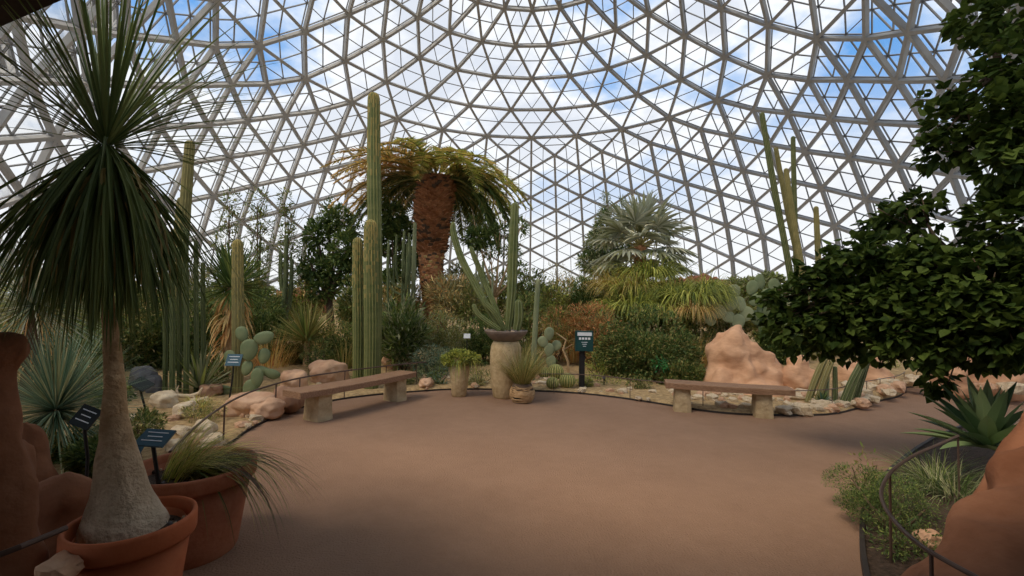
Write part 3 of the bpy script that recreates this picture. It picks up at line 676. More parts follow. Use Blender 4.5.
b = MB(); b.tube([W(-30, 566, 1.75), W(20, 547, 1.85), W(66, 528, 2.02)], .012, RAIL, n=8)
tag(b.build('handrail', loc=W(20, 541, 2.35)), 'dark metal rail crossing in front of the red boulders at the left edge', 'railing')
# ================================================================== urns and planters
UB = G(459, 396)
u1 = thing('urn', 'short slender sandstone urn holding a lime trailing succulent', 'urn', UB)
b = MB(); b.lathe([(0, 0), (.115, 0), (.13, .02), (.155, .25), (.185, .48), (.165, .56), (.155, .60), (.175, .62), (.16, .63), (.13, .60), (0, .58)], URN, 28, UB, .03); b.build('body', u1, smooth=True, loc=UB)
c = UB+Vector((0, 0, .62)); sh = thing('trailing_succulent', 'lime green trailing succulent mounded over the short urn', 'succulent', c)
b = MB(); foliage(b, c+Vector((0, 0, .05)), (.33, .28, .13), 1100, .05, .022, [LIME, LIME, MIDG], hollow=.5, clump=.1); b.build('mound', sh, loc=c)
b = MB()
for k in range(130):
    a = R.uniform(0, 2*PI); r_ = R.uniform(.14, .30); b.blade(c+Vector((math.cos(a)*r_, math.sin(a)*r_*.8, .03)), Vector((math.cos(a), math.sin(a), .1)), R.uniform(.12, .62 if k % 4 == 0 else .26), .012, 7, R.choice([LIME, MIDG, OLIVE]), n=7, jit=.15, wmid=.9)
b.build('trailing_stems', sh, loc=c)
U2 = G(505, 397)
u2 = thing('urn', 'tall sandstone urn with textured skin, tallest of the planters', 'urn', U2)
b = MB(); b.lathe([(0, 0), (.20, 0), (.215, .02), (.25, .25), (.275, .55), (.28, .75), (.265, .90), (.235, .97), (.22, .99), (0, .99)], URN, 36, U2, .02); b.build('body', u2, smooth=True, loc=U2)
c = U2+Vector((0, 0, .99)); bw = thing('bowl', 'wide brown-grey bowl resting on the tall urn', 'bowl', c)
b = MB(); b.lathe([(0, 0), (.20, 0), (.27, .035), (.35, .12), (.385, .17), (.385, .19), (.365, .19), (.33, .15), (0, .14)], BOWL, 36, c); b.build('body', bw, smooth=True, loc=c)
b = MB(); b.lathe([(.34, .155), (0, .165)], SOIL, 20, c)
for k in range(40): a = R.uniform(0, 2*PI); q = .3*math.sqrt(R.random()); b.ball(c+Vector((q*math.cos(a), q*math.sin(a), .17)), R.uniform(.012, .025), R.choice([PALE, BOULD, GREYR]), n=6, k=4)
b.build('soil', bw, loc=c)
c = c+Vector((0, 0, .16)); YU = U2.y
def upx(l): return [W(x, y, YU+dy)-c for x, y, dy in l]
cactus('pale green candelabra cactus with one tall stem in the bowl on the tall urn', c,
       upx([(508, 330, 0), (510, 312, 0), (512, 285, 0), (513, 250, 0), (515, 206, 0)]), [.045, .065, .075, .075, .06], 8, CACT, CACTP, name='candelabra_cactus', depth=.4,
       arms=[(upx([(503, 330, 0), (494, 318, 0), (478, 290, .05), (462, 260, .1), (454, 235, .1), (453, 224, .1)]), [.035, .05, .055, .055, .05, .035]),
             (upx([(504, 330, .1), (496, 310, .1), (484, 280, .2), (474, 256, .2), (471, 248, .2)]), [.03, .045, .045, .04, .03]),
             (upx([(500, 330, -.1), (488, 322, -.1), (478, 314, -.1), (474, 306, -.1)]), [.035, .04, .04, .035]),
             (upx([(505, 330, -.05), (494, 312, -.1), (486, 304, -.1), (484, 298, -.1)]), [.035, .045, .04, .03]),
             (upx([(516, 330, .0), (518, 318, .0), (518, 304, .0)]), [.06, .08, .07])])
U3 = G(522, 402)
wk = thing('wicker_basket', 'woven wicker basket pot standing before the tall urn', 'basket', U3)
b = MB(); b.lathe([(0, 0), (.11, 0), (.155, .06), (.185, .17), (.18, .25), (.155, .31), (.14, .32), (.14, .28), (0, .27)], DBARK, 30, U3); b.build('body', wk, smooth=True, loc=U3)
b = MB()
for k in range(34):
    z0 = R.uniform(.02, .28); tl = R.uniform(-.06, .06); ph = R.uniform(0, 6); pts_ = []
    for j in range(25):
        a = 2*PI*j/24; z = max(.02, min(.31, z0+tl*math.sin(a+ph))); rr = .125+.085*math.sin(PI*min(1, (z+.03)/.36)); pts_.append(U3+Vector((rr*math.cos(a), rr*math.sin(a), z)))
    b.tube(pts_, .0095, WICK, n=5, cap=False)
b.build('weave', wk, loc=U3)
tuft('tall wispy olive grass growing out of the wicker basket', U3+Vector((0, 0, .28)), 620, .74, .009, [OLIVE, GRASS, MIDG, OLIVE, OLIVE], spread=.75, droop=.8, r0=.12, name='potted_grass')
# barrel cacti
def barrel(label, px, py, rp):
    c = TG(px, py+rp*.8); s = c.y/FPX; r_ = rp*s; vs = []; mb = MB(); n4 = 18*4
    K = 10; c0_ = c+Vector((0, r_*.8, r_*.82))
    for i in range(K+1):
        el = -.45*PI+(.45*PI+.49*PI)*i/K
        for j in range(n4):
            a = 2*PI*j/n4; g = 1.06 if j % 4 < 2 else .86; vs.append(c0_+Vector((math.cos(a)*math.cos(el)*r_*g, math.sin(a)*math.cos(el)*r_*g, math.sin(el)*r_*.98)))
    i0, i1 = mb.mi(BARREL), mb.mi(GRASS); mb.v = [tuple(v) for v in vs]
    for i in range(K):
        for j in range(n4): mb.f.append((i*n4+j, i*n4+(j+1) % n4, (i+1)*n4+(j+1) % n4, (i+1)*n4+j)); mb.m.append(i1 if j % 4 == 0 else i0)
    mb.f.append(tuple(K*n4+j for j in range(n4))); mb.m.append(i1)
    tag(mb.build('barrel_cactus', loc=c), label, 'cactus', None)
barrel('front left golden barrel cactus, just right of the wicker basket', 553, 384, 6.2)
barrel('round golden barrel cactus standing closest to the green sign post', 568, 382, 8)
barrel('golden barrel cactus at the back, between the two in front', 556, 373, 8)
barrel('smallest golden barrel cactus, half hidden behind the basket grass', 545, 374, 6)
# ================================================================== signs
def sign(label, px, py, wpx, hpx, Y, gz_px, m, lean=0., bend=0., name='plant_sign', tilt=.5, lines=3, yaw=0.):
    c = W(px, py, Y); s = Y/FPX; w, h = wpx*s, hpx*s/ max(.45, math.cos(tilt)); foot = W(gz_px, py, Y); foot.z = 0.03 if Y < 8 else T(foot.x, foot.y)
    e_ = thing(name, label, 'sign', foot); q = Matrix.Rotation(yaw, 3, 'Z') @ Matrix.Rotation(lean, 3, 'Y') @ Matrix.Rotation(-tilt, 3, 'X')
    mb = MB(); mb.box(c, w, .012, h, m, mtx=q); pl_ = mb.build('plate', e_, loc=c)
    mb = MB(); mb.tube([foot, foot.lerp(c, .6)+Vector((bend, .02, 0)), c+q @ Vector((0, .012, -h*.2))], .011, BLACK, n=6); mb.build('stake', e_, loc=foot)
    mb = MB()
    for k in range(lines):
        mb.box(c+q @ Vector((0, -.008, h*(.28-.24*k))), w*(.7 if k % 2 == 0 else .5), .002, h*.045, WHITE, mtx=q)
    mb.build('lettering', pl_, loc=c) if lines else None; return e_
sign('blue plant sign on a black stake in front of the terracotta pot of grass', 155, 438, 29, 11, 2.75, 165, PLATEB, tilt=1.0, lean=.05)
sign('black plant sign tilted in front of the spiky blue rosette', 86, 417, 20, 18, 3.3, 89, PLATED, tilt=.5, lean=.35)
sign('small blue sign low between the ponytail palm and the blue sign', 137, 452, 7, 12, 3.0, 143, PLATEB, tilt=.7, lines=0)
sign('dark plant sign seen edge-on above the driftwood rocks', 142, 384, 16, 6, 5.0, 149, PLATED, tilt=1.1, lean=.5, lines=0)
sign('dark blue plant sign with white lines in front of the prickly pear', 234, 360, 15, 11, 6.8, 230, PLATEB, tilt=.4)
sign('small white-faced sign on a dark stake behind the short urn', 467, 336, 6.5, 4.5, 10.5, 467, WHITE, tilt=.3, lines=0)
c = TG(582, 388); e_ = thing('sign_post', 'dark green box sign on a black post beside the barrel cacti', 'sign', c)
Y = c.y; s = Y/FPX
p = W(582, 350, Y)
b = MB(); b.box(Vector((p.x, Y, (p.z+c.z)/2)), .10, .10, (p.z-c.z), BLACK); b.build('post', e_, loc=c)
p = W(584, 341, Y-.06); b = MB(); b.box(p, 17.5*s, .10, 20*s, PLATE); b.box(p+Vector((0, -.012, 0)), 16.5*s, .10, 19*s, PLATE); bx_ = b.build('box', e_, loc=p)
b = MB(); b.box(p+Vector((0, -.065, 7*s)), 14*s, .006, 3.4*s, WHITE); b.build('header', bx_, loc=p, label='pale blue-white header band')
b = MB()
for k in range(4): b.box(p+Vector((-4.5*s+k*3*s, -.066, 2.6*s)), 2.2*s, .004, 2.2*s, WHITE)
for k in range(3): b.box(p+Vector((0, -.066, -1.0*s-k*1.9*s)), (6-1.5*k)*s, .004, .5*s, WHITE)
b.build('lettering', bx_, loc=p)
b = MB(); c = TG(487, 380); c = TG(604, 385); b.tube([c, c+Vector((0, 0, .12))], .012, BLACK, n=6); b.ball(c+Vector((0, 0, .15)), .035, GREYR, n=8, k=6)
tag(b.build('garden_stake', loc=c), 'short grey-knobbed stake right of the green sign post', 'stake')
# ================================================================== cacti
def colw(label, px, ytop, ybase, w, Y=None, lean=0, **k):
    base = TG(px, ybase) if Y is None else W(px, ybase, Y)
    if Y is not None: base.z = T(base.x, base.y)-.05
    top = W(px+lean, ytop, base.y); s = base.y/FPX; h = top.z-base.z; r = w*s/2
    dx = top.x-base.x; r *= .9
    return cactus(label, base, [(0, 0, 0), (dx*.3+r*.1, 0, h*.35), (dx*.7, 0, h*.7), (dx, 0, h-r)], [r*.92, r, r*.98, r*.85], **k)
colw('tallest green column cactus of the middle trio, rising past the palm', 374, 92, 380, 14.5, ribs=14, tip=.5)
colw('thick golden-ribbed column cactus standing in front of the tallest one', 371, 219, 388, 15.5, ribs=16, tip=.3)
colw('shorter golden-ribbed column cactus on the left of the middle trio', 358, 237, 386, 12, ribs=14, tip=.3)
colw('brown column cactus with golden tip beside the prickly pear', 237, 239, 392, 11.5, lean=1, m=CACTB, mc=CACTG, tip=.3)
colw('tall brown column cactus right behind the ponytail palm leaves', 190, 140, 0, 10.5, Y=9.5, m=CACTB, mc=CACTG)
colw('brown column cactus just left of and shorter than the tall brown one', 181, 197, 0, 8, Y=10, m=CACTB, mc=CACTG)
colw('slim pale green post-like cactus right of the tall urn', 538, 279, 0, 5.5, Y=9.6, m=CACTP, mc=GREYG)
colw('thin dark column cactus left of the date palm trunk', 420, 222, 0, 4.5, Y=13, lean=-5, m=CACTP, mc=GREYG)
colw('tallest thin column cactus of the right cluster, far left of it', 800, 112, 0, 6, Y=12, lean=-38, m=CACTD, mc=CACTG)
colw('column cactus leaning second from left in the right cluster', 812, 147, 0, 5, Y=12.3, lean=-36, m=CACTB, mc=CACTG)
colw('knobbly golden column cactus in the middle of the right cluster', 812, 168, 0, 5.4, Y=11.8, lean=-26, m=CACTB, mc=CACTG)
colw('straight green column cactus on the right of the right cluster', 796, 136, 0, 5, Y=12.6, lean=-3, m=CACTD, mc=CACTG)
colw('short separate column cactus right of the tall cluster', 820, 206, 0, 5.5, Y=12.4, lean=-4, m=CACTB, mc=CACTG)
for k, (px, yt, yb, w, lean, lab, m_) in enumerate([(808, 362, 402, 9, 12, 'short leaning tan cactus nearest the low pink rock', CACTB), (817, 366, 403, 8, 10, 'short leaning tan cactus second along from the pink rock', CACTB),
        (826, 372, 402, 6, 1, 'small upright grey-green cactus among the leaning ones', CACTP), (835, 372, 402, 6, 0, 'small dark upright cactus next to the tiny one', CACTD),
        (842, 356, 404, 8, 18, 'leaning green column cactus, left stem of the clump under the dark tree', CACTD), (848, 352, 404, 8, 16, 'leaning green column cactus, middle stem of the clump under the dark tree', CACTD), (856, 358, 402, 7, 10, 'leaning green column cactus, right stem of the clump under the dark tree', CACTD)]):
    colw(lab, px, yt-6, yb, w*.72, lean=lean*1.4, m=m_, mc=GREYG, ribs=7, depth=.35)
for k, (px, yt, yb, w, lab) in enumerate([(165, 250, 395, 6, 'far left stem of the green cactus thicket behind the palm leaves'), (172, 232, 397, 7, 'second stem of the green cactus thicket behind the palm leaves'), (179, 246, 392, 6, 'third stem of the green cactus thicket behind the palm leaves'),
        (186, 228, 396, 7, 'tallest stem of the green cactus thicket behind the palm leaves'), (196, 240, 394, 6, 'fifth stem of the green cactus thicket behind the palm leaves'), (203, 262, 390, 6, 'right stem of the green cactus thicket behind the palm leaves')]):
    colw(lab, px, yt, yb, w*.72, ribs=6, m=CACTD, mc=CACT, depth=.5)
# candelabra tree cactus left of the palm trunk
def candel(label, px, ybase, ytop, Y, halfw, n, m, mc, w=2.3, name='candelabra_cactus'):
    base = W(px, ybase, Y); base.z = T(base.x, base.y)-.05; s = Y/FPX; h = W(px, ytop, Y).z-base.z; r = w*s/2; arms = []
    for k in range(n):
        a = R.uniform(0, 2*PI); q = halfw*s*R.uniform(.35, 1); x, y = math.cos(a)*q, math.sin(a)*q; z0 = h*R.uniform(.3, .6)
        arms.append(([(0, 0, z0), (x*.7, y*.7, z0+h*.05), (x, y, z0+h*.18), (x*1.02, y*1.02, h*R.uniform(.75, 1.0))], [r*.7, r*.8, r*.9, r*.7]))
    return cactus(label, base, [(0, 0, 0), (0, 0, h*.5), (0, 0, h)], [r*1.8, r*1.3, r*.9], 6, m, mc, name=name, depth=.4, arms=arms)
candel('dark many-armed candelabra cactus directly left of the date palm trunk', 402, 320, 232, 12.5, 16, 13, CACTD, CACTP)
candel('grey-green many-armed cactus low behind the tall urn plant', 482, 320, 262, 13, 16, 9, CACTP, GREYG)
candel('slender many-stemmed cactus in front of the slim twin trees', 283, 330, 236, 12, 9, 8, CACTD, CACTP, 2.6)
# prickly pears
def prickly(label, px, py, spec, Y=None, m=PAD):
    base = TG(px, py) if Y is None else W(px, py, Y); base.z = T(base.x, base.y); s = base.y/FPX; e_ = thing('prickly_pear', label, 'cactus', base)
    for (x, y, rx, ry, ang, dy) in spec:
        c = W(x, y, base.y+dy); a = math.radians(ang); mb = MB(); vs = []; q = Matrix.Rotation(a, 3, 'Y') @ Matrix.Rotation(R.uniform(-.25, .25), 3, 'Z')
        mb.ball((0, 0, 0), (rx*s, .035, ry*s), m, n=18, k=12); mb.v = [tuple(c+q @ Vector((v[0]*(1+.15*v[2]/(ry*s)), v[1], v[2]))) for v in mb.v]; mb.build('pad', e_, smooth=True, loc=c)
    return e_
prickly('large blue-green prickly pear with round pads beside the brown cactus', 255, 398, [(242, 334, 6, 8, -20, .1), (249, 350, 8.5, 11, 5, 0), (264, 338, 10, 6.5, -15, -.05), (264, 356, 6.5, 8, 10, .05), (230, 358, 7, 8, -10, .15), (247, 368, 6, 8, 20, .05), (257, 378, 6, 10, 0, 0), (250, 388, 7, 9, 30, 0), (262, 371, 9, 5, 10, .1), (255, 398, 6, 9, 20, -.1), (272, 374, 8, 5, 20, .1), (224, 390, 9, 5, 5, .2)])
prickly('grey-green prickly pear behind the peaked rock, upper left side', 725, 330, [(700+x, y, 7, 8, a, d) for x, y, a, d in ((12, 302, 20, 0), (22, 296, -10, .1), (30, 304, 30, 0), (18, 312, 60, -.1), (34, 292, 0, .2), (40, 304, -30, .1), (28, 316, -60, 0), (46, 314, 20, .1), (10, 318, -20, 0), (38, 322, 10, 0))], Y=11.5, m=CACTP)
prickly('pale prickly pear high behind the peaked rock, right side', 755, 340, [(700+x, y, 6, 8, a, d) for x, y, a, d in ((52, 288, 20, 0), (60, 282, -10, .1), (66, 296, 30, 0), (56, 300, 60, -.1), (74, 286, 0, .2), (78, 300, -30, .1), (64, 310, -60, 0), (84, 294, 20, .1), (56, 318, -20, 0), (72, 316, 10, 0), (64, 330, 5, 0), (84, 310, 50, 0))], Y=12, m=PAD)
prickly('small prickly pear just left of the green sign post', 552, 360, [(549, 334, 5, 7, 10, 0), (543, 342, 5, 6, -30, 0), (556, 346, 5, 6, 30, .1), (549, 350, 5, 7, 0, 0), (551, 362, 5, 7, 0, 0)], Y=10, m=CACTP)
prickly('pale prickly pear under the dark tree left of the path bend', 800, 340, [(790, 300, 6, 8, 10, 0), (800, 292, 6, 8, -20, 0), (782, 312, 6, 8, 40, 0), (796, 316, 6, 8, -10, .1), (806, 308, 6, 7, 30, .1), (790, 330, 6, 8, 0, 0)], Y=11.5, m=CACTP)
# ================================================================== date palm
DP = W(436, 320, 14.); DP.z = T(DP.x, DP.y)-.1
dp = thing('date_palm', 'large date palm with shaggy red-brown trunk and arching yellow-green crown', 'palm', DP)
def P14(x, y, dy=0): return W(x, y, 14+dy)
tp = [DP, P14(434, 300), P14(431, 270), P14(432, 245), P14(433, 225), P14(434, 205), P14(436, 188), P14(437, 178)]
tr_ = [.38, .36, .36, .41, .48, .52, .48, .34]
b = MB(); b.tube(smooth_pts(tp, 4), [tr_[min(i//4, 7)]+(tr_[min(i//4+1, 7)]-tr_[min(i//4, 7)])*(i % 4)/4 for i in range(29)], PBARK, n=20); b.build('trunk', dp, smooth=True, loc=DP)
b = MB(); NB = 900
for k in range(NB):
    u = k/NB*6.8; i = min(int(u), 6); f = u-i; c = tp[i].lerp(tp[i+1], f); r_ = tr_[i]*(1-f)+tr_[i+1]*f; a = k*2.39996
    d = Vector((math.cos(a), math.sin(a), 0)); sd = Vector((-d.y, d.x, 0)); p = c+d*r_*.9; h = .10; w_ = .085*(1 if u > 2.5 else .8); out = (.17 if u > 2.6 else .07)*R.uniform(.7, 1.4)
    vs = [p-sd*w_, p+sd*w_, p+sd*w_*.7+d*out+Vector((0, 0, h)), p-sd*w_*.7+d*out+Vector((0, 0, h)), p+Vector((0, 0, h*1.25))-sd*w_*.6, p+Vector((0, 0, h*1.25))+sd*w_*.6]
    b.add(vs, [(0, 1, 2, 3), (3, 2, 5, 4), (0, 3, 4), (1, 5, 2)], R.choice([PBARK, DBARK, TAN, PBARK] if u < 2.6 else [PBARK, PBARK, PBARK, PBARK, PBARK, DBARK]))
b.build('leaf_bases', dp, loc=DP, label='spiral of broken leaf bases covering the trunk')
CR = P14(437, 176)
def frond(mb, c, az, el, L, droop, ms, nl=46, ll=.42, lw=.028, rm=None, hang=.5):
    d = Vector((math.cos(az)*math.cos(el), math.sin(az)*math.cos(el), math.sin(el))); p = Vector(c); st = L/nl; pts_ = [p.copy()]
    for i in range(nl):
        p = p+d*st; pts_.append(p.copy()); d = (d+Vector((0, 0, -droop/nl))).normalized()
        if i > 4:
            t = i/nl; side = d.cross(Vector((0, 0, 1))).normalized(); up = side.cross(d)
            l = ll*(math.sin(PI*min(.97, .12+t*.86))**.6)
            for s in (-1, 1):
                dd = (side*s*1.0 + d*.75 + up*R.uniform(.0, .35) + rdir()*.12).normalized()
                mb.blade(p, dd, l*R.uniform(.85, 1.1), lw, hang*R.uniform(.4, 1.4), R.choice(ms), n=3, wmid=.9, fold=.2)
    rb_ = MB(); rb_.tube(pts_[::4]+[pts_[-1]], [.03*(1-i/(len(pts_[::4])+1))+.004 for i in range(len(pts_[::4])+1)], rm or OLIVE, n=5); return rb_
for k in range(120):
    az = k*2.39996; t = k/120; el = math.radians(36-38*t+R.uniform(-6, 6)); x = math.cos(az)
    ms = [PGREEN, PGREEN, MIDG] if x > .1 else [PGREEN, GOLD, OLIVE]
    if t < .5: ms = [LIME, PGREEN, GOLD] if x > -.2 else [GOLD, TAN, OLIVE]
    if t > .62: ms = [DEEPG, DEEPG, MIDG]
    if x < -.5 and .25 < t < .7: ms = [GOLD, TAN, TAN]
    if math.sin(az) < -.45 and t > .3: continue
    b = MB(); R.seed(500+k); rb_ = frond(b, CR+Vector((math.cos(az)*.25, math.sin(az)*.25, R.uniform(-.2, .1))), az, el, R.uniform(2.7, 3.3)*(1 if t > .06 else .6), (1.1 if x < -.1 else 1.7)+.6*t, ms, nl=60, ll=.44, lw=.05, hang=.25); rb_.build('midrib', b.build('frond', dp, loc=CR), loc=CR)
# small bushy palm behind
def fanpalm(label, c, nf, L, pet, ms, base, name='fan_palm', trm=.18, seg=20, elr=(80, -35)):
    e_ = thing(name, label, 'palm', base); c = Vector(c); base = Vector(base)
    b = MB(); b.tube([base, base.lerp(c, .5)+Vector((.05, 0, 0)), c], [trm*1.2, trm, trm*1.1], PBARK, n=12)
    for k in range(60):
        a = k*2.4; z = base.lerp(c, .4+.6*k/60); d = Vector((math.cos(a), math.sin(a), .6)); b.blade(z+Vector((d.x, d.y, 0))*trm*.8, d, .3, .06, 1., PBARK, n=3)
    b.build('trunk', e_, loc=base)
    for k in range(nf):
        az = k*2.39996; el = math.radians(elr[0]+(elr[1]-elr[0])*k/nf+R.uniform(-8, 8)); d = Vector((math.cos(az)*math.cos(el), math.sin(az)*math.cos(el), math.sin(el)))
        mb = MB(); p1 = c+d*pet*.6; p2 = c+d*pet+Vector((0, 0, -pet*.12)); pb_ = MB(); pb_.tube([c, p1, p2], [.025, .018, .012], OLIVE, n=5)
        dd = (p2-p1).normalized(); side = dd.cross(Vector((0, 0, 1)))
        side = side.normalized() if side.length > .1 else Vector((1, 0, 0)); up = side.cross(dd)
        for j in range(seg):
            a = math.radians(-115+230*j/(seg-1)); v = (dd*math.cos(a)+side*math.sin(a)+up*.18*math.cos(a*1.5)).normalized()
            mb.blade(p2, v, L*(.75+.25*math.cos(a))*R.uniform(.92, 1.05), L*.13, .55*R.uniform(.5, 1.4), R.choice(ms), n=5, wmid=.45, fold=.35)
        pb_.build('petiole', mb.build('fan_leaf', e_, loc=p2), loc=p2)
    return e_
b0 = W(640, 310, 15); b0.z = T(b0.x, b0.y)
fanpalm('silver-blue fan palm rising above the grassy mound right of centre', W(640, 246, 15), 28, 1.05, 1.0, [SILV, SILV, GREYG], b0)
# ================================================================== trees
def tree(label, base, blobs, n, L, w, ms, name='tree', bark=DBARK, trunk=.08, kind='leaf', up=.1, hollow=.1, th=.5):
    """blobs in pixels: (px, py, half w, half h, Y); each gets a branch from the trunk"""
    base = Vector(base); e_ = thing(name, label, 'tree', base); mb = MB(); tb = MB(); cs = []
    tot = sum(q[2]*q[3] for q in blobs)
    for px, py, hw, hh, Y in blobs:
        c = W(px, py, Y); s = Y/FPX; cs.append(c); foliage(mb, c, (hw*s, hw*s*.9, hh*s), int(n*hw*hh/tot), L, w, ms, kind, up, hollow, seed=R.random()*30)
    mx = sum((c for c in cs), Vector((0, 0, 0)))/len(cs); top = base.lerp(Vector((mx.x, mx.y, mx.z)), th)
    tb.tube([base-Vector((0, 0, .1)), base.lerp(top, .5)+rdir()*trunk*.6, top], [trunk*1.3, trunk, trunk*.75], bark, n=10)
    for c in cs:
        m1 = top.lerp(c, .5)+Vector((0, 0, -.05*(c-top).length)); tb.tube([top, m1, c], [trunk*.6, trunk*.38, trunk*.15], bark, n=7)
        for q in range(3): tb.tube([m1.lerp(c, .4), c+rdir()*.4*(c-m1).length], [trunk*.16, trunk*.05], bark, n=5)
    tb.build('trunk', e_, loc=base, smooth=True); mb.build('foliage', e_, loc=base); return e_
def gb(px, Y, py=330): p = W(px, py, Y); p.z = T(p.x, p.y); return p
tree('dense dark green rounded tree left of the cactus trio', gb(330, 14), [(318, 236, 13, 16, 14), (336, 220, 16, 13, 14), (346, 250, 15, 20, 13.6), (314, 268, 15, 14, 14), (356, 232, 10, 12, 14), (330, 208, 8, 8, 14.4), (304, 250, 10, 9, 14), (334, 270, 16, 14, 14), (352, 275, 12, 16, 14), (322, 290, 16, 12, 14), (300, 276, 8, 9, 14)], 3800, .15, .045, [DEEPG, DEEPG, MIDG], trunk=.12)
tree('small green tree showing between the cactus trio and the date palm', gb(392, 14.5), [(392, 215, 12, 12, 14.5), (402, 232, 12, 12, 14.5), (388, 240, 10, 16, 14.8), (408, 262, 14, 16, 14.5), (392, 285, 14, 14, 14)], 2400, .15, .05, [DEEPG, MIDG], trunk=.09)
for px, hw, lab in ((228, 9, 'slim upright tree with sparse leaves, left of the twin pair'), (258, 9, 'slim upright sparse-leaved tree, middle of three'), (286, 7, 'slim upright sparse-leaved tree nearest the dark rounded tree')):
    tree(lab, gb(px, 13.5), [(px+R.uniform(-4, 4), y, hw*R.uniform(.8, 1.4), 14, 13.5+R.uniform(-.3, .3)) for y in (203, 220, 238, 256, 276, 296)], 1150, .15, .042, [MIDG, DEEPG, OLIVE], trunk=.07, th=.3)
tree('small leafy tree with pale trunk right of the date palm', gb(492, 13), [(478, 238, 12, 9, 13), (500, 232, 12, 8, 13), (520, 228, 10, 8, 13), (490, 250, 10, 8, 13), (512, 252, 10, 7, 13), (474, 222, 8, 6, 13.2), (520, 268, 8, 5, 13)], 1500, .16, .045, [MIDG, DEEPG], trunk=.07, bark=BARKG)
tree('dark feathery conifer-like tree behind the silver fan palm', gb(606, 19), [(606, 205, 5, 12, 19), (604, 225, 9, 14, 19), (600, 245, 15, 14, 19), (590, 262, 13, 10, 19), (622, 210, 4, 14, 19.3), (622, 240, 10, 16, 19.3), (608, 268, 18, 12, 19)], 4200, .20, .035, [DEEPG, GREYG], trunk=.1, name='conifer', th=.7)
tree('pale airy tree low against the dome left of centre mound', gb(560, 22), [(545, 285, 16, 8, 22), (565, 280, 16, 9, 22), (585, 284, 12, 9, 22), (555, 268, 10, 6, 22)], 900, .16, .03, [GREYG, OLIVE], trunk=.06)
tree('low grey-leaved tree against the dome above the reddish ledge', gb(752, 20), [(752, 290, 18, 10, 20), (735, 284, 8, 8, 20), (770, 282, 12, 8, 20)], 1400, .22, .07, [GREYG, MIDG], trunk=.09)
# the rosette tree and other yuccas
rosette('rosette tree with stiff olive leaves on a short trunk left of the cactus trio', gb(306, 10.5, 360), 190, 1.0, .04, [OLIVE, OLIVE, MIDG, MIDG], el=(2, 75), center_z=.55, trunk=.07, trunkm=BARK, name='rosette_tree', droop=.1)
rosette('shaggy yucca with hanging dead leaves behind the brown cactus', gb(230, 8.6, 370), 230, 1.0, .042, [DEEPG, MIDG, DEEPG], el=(-35, 80), center_z=1.75, trunk=.13, trunkm=BARK, dead=170, droop=.05)
rosette('large ball of thin blue-green spikes behind the black sign', W(56, 410, 4.3)*1+Vector((0, 0, -.45)), 900, .80, .010, [BLUEG, BLUEG, GREYG], el=(-45, 88), center_z=.45, name='spiky_rosette', droop=.08, wmid=.9)
rosette('wide silvery spiky yucca behind the ball of blue-green spikes', gb(30, 6.6, 380), 460, 1.25, .018, [GREYG, BLUEG, SILV], el=(-35, 85), center_z=1.35, trunk=.10, trunkm=DBARK, name='spiky_rosette', droop=.2, wmid=.9, dead=120)
rosette('low agave with pale striped leaves behind the driftwood', TG(192, 396)+Vector((0, .2, 0)), 46, .78, .05, [MIDG, GREYG, GREYG], el=(8, 80), name='agave', cat='agave', wmid=.8, center_z=.05, droop=.1)
rosette('small blue agave at the left kerb in front of the green shrubs', TG(440, 372)+Vector((0, .2, 0)), 30, .34, .045, [BLUEG], el=(5, 80), name='agave', cat='agave', droop=.1)
rosette('small dark agave low behind the right bench end', TG(822, 404), 26, .22, .04, [BLUEG, DEEPG], el=(5, 80), name='agave', cat='agave', droop=.1)
rosette('spiky green yucca rosette on a stalk far behind the golden barrels', gb(568, 15, 330), 70, .6, .04, [MIDG, DEEPG], el=(-20, 85), center_z=1.15, trunk=.06, name='yucca')
rosette('blond-skirted yucca left of the dark rounded tree, small crown', gb(306, 16, 320), 80, .7, .04, [GREYG, MIDG], el=(-30, 85), center_z=1.9, trunk=.12, trunkm=BARK, name='yucca', dead=50)
# front right agave
AG = W(988, 470, 4.1); AG.z = .08
rosette('large broad-leaved green agave beside the front right rock', AG, 40, .60, .13, [AGAVE, AGAVE, AGAVE], el=(5, 82), name='agave', cat='agave', wmid=.55, center_z=.34, droop=.3, fold=.25, segs=7)
tuft('fine grey-green grass under the large agave', G(935, 485, .05), 260, .5, .008, [GREYG, MIDG, DEEPG], spread=1.2, droop=1.6, r0=.15)
tuft('thin arching grass between the front railing and the red ridge', G(955, 500, .05), 200, .45, .008, [DEEPG, GREYG], spread=1.2, droop=1.8, r0=.12)
b0 = G(898, 533); b0.z = .03
shrub('low feathery green plant spilling through the front right railing', b0, (.36, .28, .16), 5200, .020, .004, [MIDG, DEEPG, DEEPG], cz=.15, blobs=[(0, 0, .14, 1.), (-.15, .05, .12, .7), (.15, .25, .16, .9), (-.02, .35, .22, .7)], stems=10, name='feathery_plant', cat='plant')
b0 = G(868, 505); b0.z = 0
shrub('sparse upright green plant at the edge of the path by the front railing', b0, (.16, .14, .22), 260, .05, .018, [MIDG, OLIVE], cz=.26, stems=9, name='sprawling_plant', cat='plant', hollow=.1)
b0 = G(910, 560); b0.z = .05
shrub('low green groundcover inside the front railing near the bottom edge', b0, (.25, .25, .10), 900, .035, .012, [MIDG, DEEPG], stems=4, name='groundcover', cat='plant')
o = rockmesh(G(930, 540, .1), (.08, .07, .06), BOULD, 4.4, name='stone'); tag(o, 'tan stone half buried in the front right bed', 'stone')
